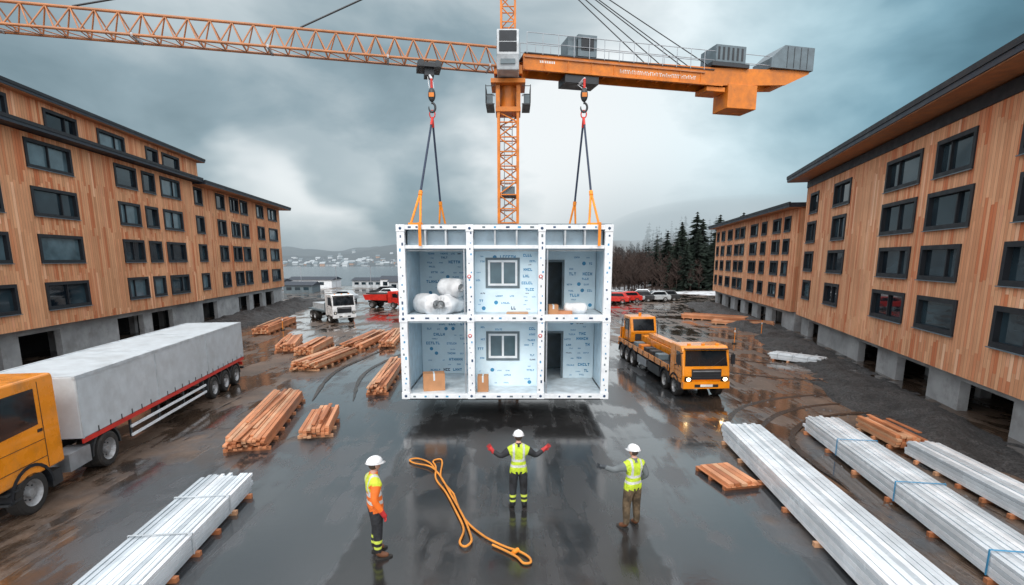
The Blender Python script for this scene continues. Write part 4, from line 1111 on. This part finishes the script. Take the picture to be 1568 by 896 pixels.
# ------------------------------------------------------------------ people
def vestmat(name, col, band=(.62, .64, .62), yoke=None):
    m, nt, b = newmat(name); o = objc(nt); s = N(nt, 'ShaderNodeSeparateXYZ'); L(nt, o, s.inputs[0])
    b1 = math_n(nt, 'COMPARE', s.outputs[2], 1.05, .028); b2 = math_n(nt, 'COMPARE', s.outputs[2], 1.18, .028)
    st_ = math_n(nt, 'MULTIPLY', math_n(nt, 'COMPARE', math_n(nt, 'ABSOLUTE', s.outputs[0]), .11, .024), math_n(nt, 'GREATER_THAN', s.outputs[2], 1.2))
    k = math_n(nt, 'MAXIMUM', math_n(nt, 'MAXIMUM', b1, b2), st_)
    wr = mapr(nt, noise_n(nt, o, 9, 4, .6, .5), .3, .7, .75, 1.1)
    base_c = col
    if yoke: base_c = mixc(nt, math_n(nt, 'GREATER_THAN', s.outputs[2], 1.24), col, yoke)
    c = mixc(nt, k, base_c, band); sc_ = N(nt, 'ShaderNodeVectorMath', operation='SCALE'); L(nt, c, sc_.inputs[0]); L(nt, wr, sc_.inputs['Scale'])
    L(nt, sc_.outputs[0], b.inputs['Base Color']); b.inputs['Roughness'].default_value = .6
    bump_n(nt, b, noise_n(nt, o, 10, 4, .6, 1), .9, .04); return m
def pantmat(name, col, band):
    m, nt, b = newmat(name); o = objc(nt); s = N(nt, 'ShaderNodeSeparateXYZ'); L(nt, o, s.inputs[0])
    k = math_n(nt, 'MAXIMUM', math_n(nt, 'COMPARE', s.outputs[2], .33, .028), math_n(nt, 'COMPARE', s.outputs[2], .22, .024))
    c0 = mixc(nt, mapr(nt, noise_n(nt, o, 7, 5), .4, .6), tuple(x*.55 for x in col), tuple(x*1.4 for x in col))
    L(nt, mixc(nt, k if band else 0.0, c0, (.55, .66, .08)), b.inputs['Base Color']); b.inputs['Roughness'].default_value = .75
    bump_n(nt, b, noise_n(nt, o, 9, 4, .6, 1.5), 1.0, .04); return m
VY = vestmat('hivis_vest_yellow', (.58, .76, .04)); VO = vestmat('hivis_jacket_orange', (.88, .18, .02), yoke=(.66, .76, .05))
OS = mat('orange_sleeve', (.86, .18, .02), .65, bump=.6, bscale=12)
SK = mat('skin', (.55, .32, .24), .5, var=.1); HL = mat('white_helmet', (.80, .82, .84), .25, var=.05, coat=.5); HR = mat('hair', (.06, .04, .03), .7)
BT = mat('work_boots', (.16, .065, .03), .6, bump=.3); EY = mat('eyes', (.03, .03, .03), .3)
def person(name, loc, rz, scale, J, mats, yaw=0, glove=None, curl=.9):
    """J overrides joint positions; person faces +Y."""
    P = dict(pel=(0, 0, .96), sp=(0, 0, 1.12), ch=(0, -.01, 1.29), nb=(0, -.01, 1.45), nk=(0, .0, 1.55), hd=(0, .01, 1.61),
             ls=(-.185, -.01, 1.405), le=(-.27, -.04, 1.13), lw=(-.28, .05, .89), rs=(.185, -.01, 1.405), re=(.27, -.04, 1.13), rw=(.28, .05, .89),
             lh=(-.10, 0, .90), lk=(-.12, .02, .50), la=(-.13, -.02, .10), lf=(-.15, .08, .055), lt=(-.16, .17, .045),
             rh=(.10, 0, .90), rk=(.12, .02, .50), ra=(.13, -.02, .10), rf=(.15, .08, .055), rt=(.16, .17, .045))
    P.update({k: v for k, v in J.items() if k in P})
    Rr = dict(pel=.172, sp=.165, ch=.190, nb=.105, nk=.060, hd=.06, ls=.100, le=.068, lw=.050, rs=.100, re=.068, rw=.050,
              lh=.125, lk=.090, la=.070, lf=.058, lt=.046, rh=.125, rk=.090, ra=.070, rf=.058, rt=.046)
    E = [('pel', 'sp'), ('sp', 'ch'), ('ch', 'nb'), ('nb', 'nk'), ('nk', 'hd'), ('nb', 'ls'), ('ls', 'le'), ('le', 'lw'), ('nb', 'rs'), ('rs', 're'), ('re', 'rw'),
         ('pel', 'lh'), ('lh', 'lk'), ('lk', 'la'), ('la', 'lf'), ('lf', 'lt'), ('pel', 'rh'), ('rh', 'rk'), ('rk', 'ra'), ('ra', 'rf'), ('rf', 'rt')]
    K_ = list(P); me = bpy.data.meshes.new('sk'); me.from_pydata([P[k] for k in K_], [(K_.index(a), K_.index(b_)) for a, b_ in E], [])
    ob = bpy.data.objects.new('sk', me); sc.collection.objects.link(ob)
    md = ob.modifiers.new('skin', 'SKIN'); md.use_smooth_shade = True
    for i, k in enumerate(K_):
        r_ = Rr[k]; me.skin_vertices[0].data[i].radius = (r_, r_*(.80 if k in ('pel', 'sp', 'ch') else 1)); me.skin_vertices[0].data[i].use_root = (k == 'pel')
    sb = ob.modifiers.new('sub', 'SUBSURF'); sb.levels = 2; sb.render_levels = 2
    bpy.context.view_layer.update(); dg = bpy.context.evaluated_depsgraph_get()
    nm = bpy.data.meshes.new_from_object(ob.evaluated_get(dg)); bpy.data.objects.remove(ob)
    e_ = empty(name, loc, rz, scale)
    tags = {}
    for a, b_ in E:
        key = 'torso'
        if b_ in ('nk', 'hd'): key = 'skin'
        elif b_ in ('le', 're', 'lw', 'rw'): key = 'sleeve'
        elif b_ in ('lk', 'rk', 'la', 'ra'): key = 'pants'
        elif b_ in ('lf', 'rf', 'lt', 'rt'): key = 'boot'
        tags[(a, b_)] = key
    order = ['torso', 'sleeve', 'pants', 'boot', 'skin']; nm.materials.clear()
    for o_k in order: nm.materials.append(mats[o_k])
    for pl in nm.polygons:
        c = pl.center; best = 9; bk = None
        for a, b_ in E:
            pa, pb = Vector(P[a]), Vector(P[b_]); ab = pb-pa; t_ = max(0, min(1, (c-pa).dot(ab)/ab.length_squared))
            dd = (c-(pa+ab*t_)).length-(Rr[a]*(1-t_)+Rr[b_]*t_)
            if dd < best: best = dd; bk = (a, b_)
        k = tags[bk]
        if k == 'torso' and c.z < .90: k = 'pants'
        if k == 'pants' and c.z > .90: k = 'torso'
        if k == 'pants' and c.z < .13: k = 'boot'
        pl.material_index = order.index(k)
        pl.use_smooth = True
    bo_ = bpy.data.objects.new('body', nm); sc.collection.objects.link(bo_); bo_.parent = e_
    mb = MB()
    for s_ in ('l', 'r'):
        a = Vector(P[s_+'a']); t_ = Vector(P[s_+'t']); dv = (t_-a); dv.z = 0; dv.normalize(); sd = Vector((-dv.y, dv.x, 0))
        c = (a+t_)/2; vs = []
        for z in (0.0, .03):
            for k in range(12):
                an = k/12*6.283; vs.append(Vector((c.x, c.y, z))+dv*math.cos(an)*.155+sd*math.sin(an)*.06)
        mb.add(vs, [tuple(range(12)), tuple(range(12, 24))]+[(i, (i+1) % 12, (i+1) % 12+12, i+12) for i in range(12)], 'rubber')
    mb.obj('boot_soles', e_)
    gm = glove or SK
    mb = MB()
    for s_ in ('l', 'r'):
        w_ = Vector(P[s_+'w']); el = Vector(P[s_+'e']); d_ = (w_-el).normalized()
        hv = J.get(s_+'hand'); 
        up = Vector((0, 1, 0)) if abs(d_.y) < .8 else Vector((0, 0, 1))
        if hv: d_ = Vector(hv).normalized()
        pn = (up-d_*up.dot(d_)).normalized(); sd = d_.cross(pn).normalized()
        T = Matrix(((sd.x, pn.x, d_.x, w_.x), (sd.y, pn.y, d_.y, w_.y), (sd.z, pn.z, d_.z, w_.z), (0, 0, 0, 1)))
        mb.tube([(0, 0, -.05), (0, 0, -.01), (0, 0, .04), (0, 0, .085), (0, 0, .10)], [.052, .046, .043, .044, .03], gm, 10, T)
        cu = -curl
        for k, (xo, ln) in enumerate(((-.034, .07), (-.012, .082), (.012, .078), (.034, .062))):
            pts = [Vector((xo*.8, 0, .075)), Vector((xo, 0, .10))]; an = 0; p = pts[-1]
            for seg in (.45, .32, .23):
                an += cu*.42; p = p+Vector((xo*.12, math.sin(an)*ln*seg, math.cos(an)*ln*seg)); pts.append(p)
            mb.tube(pts, [.011, .0115, .0105, .0095, .007], gm, 7, T)
        sg = -1 if s_ == 'r' else 1
        mb.tube([(sg*.02, 0, .02), (sg*.045, -.008, .045), (sg*.06, -.018, .075), (sg*.058, -.025, .1)], [.016, .014, .012, .008], gm, 7, T)
    mb.obj('hands', e_)
    hc = Vector(P['hd'])+Vector((0, .015, .08)); T = Matrix.Translation(hc) @ Matrix.Rotation(yaw, 4, 'Z')
    mb = MB()
    def hf(p):
        p = p.copy()
        if p.z < 0: p.x *= 1+.25*p.z/.12; p.y = p.y*(1+.1*p.z/.12)+(-p.z)*.15
        return p
    mb.ell((0, 0, 0), .076, .096, .118, SK, 20, 14, T, hf)
    mb.add([(-.014, .088, -.03), (.014, .088, -.03), (0, .118, -.028), (0, .094, .02)], [(0, 1, 2), (0, 2, 3), (1, 3, 2)], SK, T)
    for s_ in (-1, 1):
        mb.ell((s_*.03, .082, .008), .011, .008, .007, EY, 8, 6, T); mb.ell((s_*.078, -.005, -.01), .01, .018, .03, SK, 8, 6, T)
    mb.ell((0, .092, -.058), .022, .006, .006, M['red'], 8, 6, T)
    mb.ell((0, -.022, -.005), .080, .085, .08, HR, 16, 10, T)
    mb.obj('head', e_)
    mb = MB(); T2 = T @ Matrix.Translation((0, -.005, .035)) @ Matrix.Rotation(R(-4), 4, 'X')
    mb.ell((0, 0, 0), .118, .142, .118, HL, 24, 14, T2, None, 0)
    vs = []; n = 28
    for rx, ry, z in ((.11, .132, .012), (.133, .158, -.002), (.11, .132, -.006)):
        for i in range(n):
            a = 6.283*i/n; fy = ry+(.045 if math.sin(a) > .2 and z < .01 and rx > .12 else 0)
            vs.append((math.cos(a)*rx, math.sin(a)*fy, z))
    mb.add(vs, [(j*n+i, j*n+(i+1) % n, (j+1)*n+(i+1) % n, (j+1)*n+i) for j in range(2) for i in range(n)], HL, T2, True)
    mb.tube([(0, math.cos(R(a))*.145, math.sin(R(a))*.121) for a in range(10, 175, 12)], .009, HL, 6, T2)
    mb.obj('helmet', e_, 0)
    mb = MB(); mb.tube([Vector(P['nb'])+Vector((0, 0, .02)), Vector(P['nk'])+Vector((0, 0, -.02)), Vector(P['nk'])+Vector((0, 0, .015))], [.09, .075, .072], mats['sleeve'], 14)
    mb.obj('collar', e_)
    return e_
PB = pantmat('black_work_trousers', (.018, .020, .024), True); PBr = pantmat('brown_work_trousers', (.10, .07, .04), False)
BK = mat('black_jacket', (.02, .022, .026), .7, bump=.6, bscale=10); GS = mat('grey_sleeve', (.14, .16, .17), .75, bump=.6, bscale=12)
GR = mat('red_glove', (.50, .03, .03), .6); GD = mat('dark_glove', (.05, .06, .07), .6); BK2 = mat('black_boots', (.025, .024, .024), .5)
person('construction_worker', (.15, 11.5, 0), R(4), 1.05,
       dict(le=(-.39, .02, 1.235), lw=(-.57, .07, 1.36), re=(.39, .02, 1.235), rw=(.57, .07, 1.36), lhand=(-.55, .05, .8), rhand=(.75, .1, .55)),
       dict(torso=VY, sleeve=BK, pants=PB, boot=BK2, skin=SK), 0, GR, .35)
person('construction_worker', (2.62, 10.65, 0), R(28), 1.03,
       dict(ls=(-.185, .02, 1.41), le=(-.41, .14, 1.31), lw=(-.62, .22, 1.40), re=(.29, -.10, 1.16), rw=(.25, .10, 1.0), lhand=(-.8, .2, .25),
            lk=(-.13, .03, .50), rk=(.14, .03, .5), la=(-.15, -.02, .1), lf=(-.18, .08, .055), lt=(-.20, .16, .045)),
       dict(torso=VY, sleeve=GS, pants=PBr, boot=BT, skin=SK), R(15), GD, .3)
person('construction_worker', (-2.68, 9.55, 0), R(-62), 1.12,
       dict(le=(-.26, -.03, 1.14), lw=(-.24, .12, .92), re=(.25, -.07, 1.14), rw=(.26, .06, .90), lk=(-.10, .03, .5), rk=(.11, .0, .5)),
       dict(torso=VO, sleeve=OS, pants=PB, boot=BT, skin=SK), R(10), GR, 1.0)
person('construction_worker', (-17.2, 56, 0), R(160), 1.0, {}, dict(torso=VO, sleeve=OS, pants=PB, boot=BK2, skin=SK))

for (x, y) in ((-20.5, 38), (-19, 43), (15.5, 36), (19.5, 40.5)):
    e_ = empty('marker_post', (x, y, 0)); mb = MB(); mb.cyl((0, 0, 0), (0, 0, 1.1), .03, 'osling'); mb.cyl((0, 0, .8), (0, 0, .95), .034, 'white'); mb.cyl((0, 0, 0), (0, 0, .06), .15, 'rubber', 12); mb.obj('post', e_)
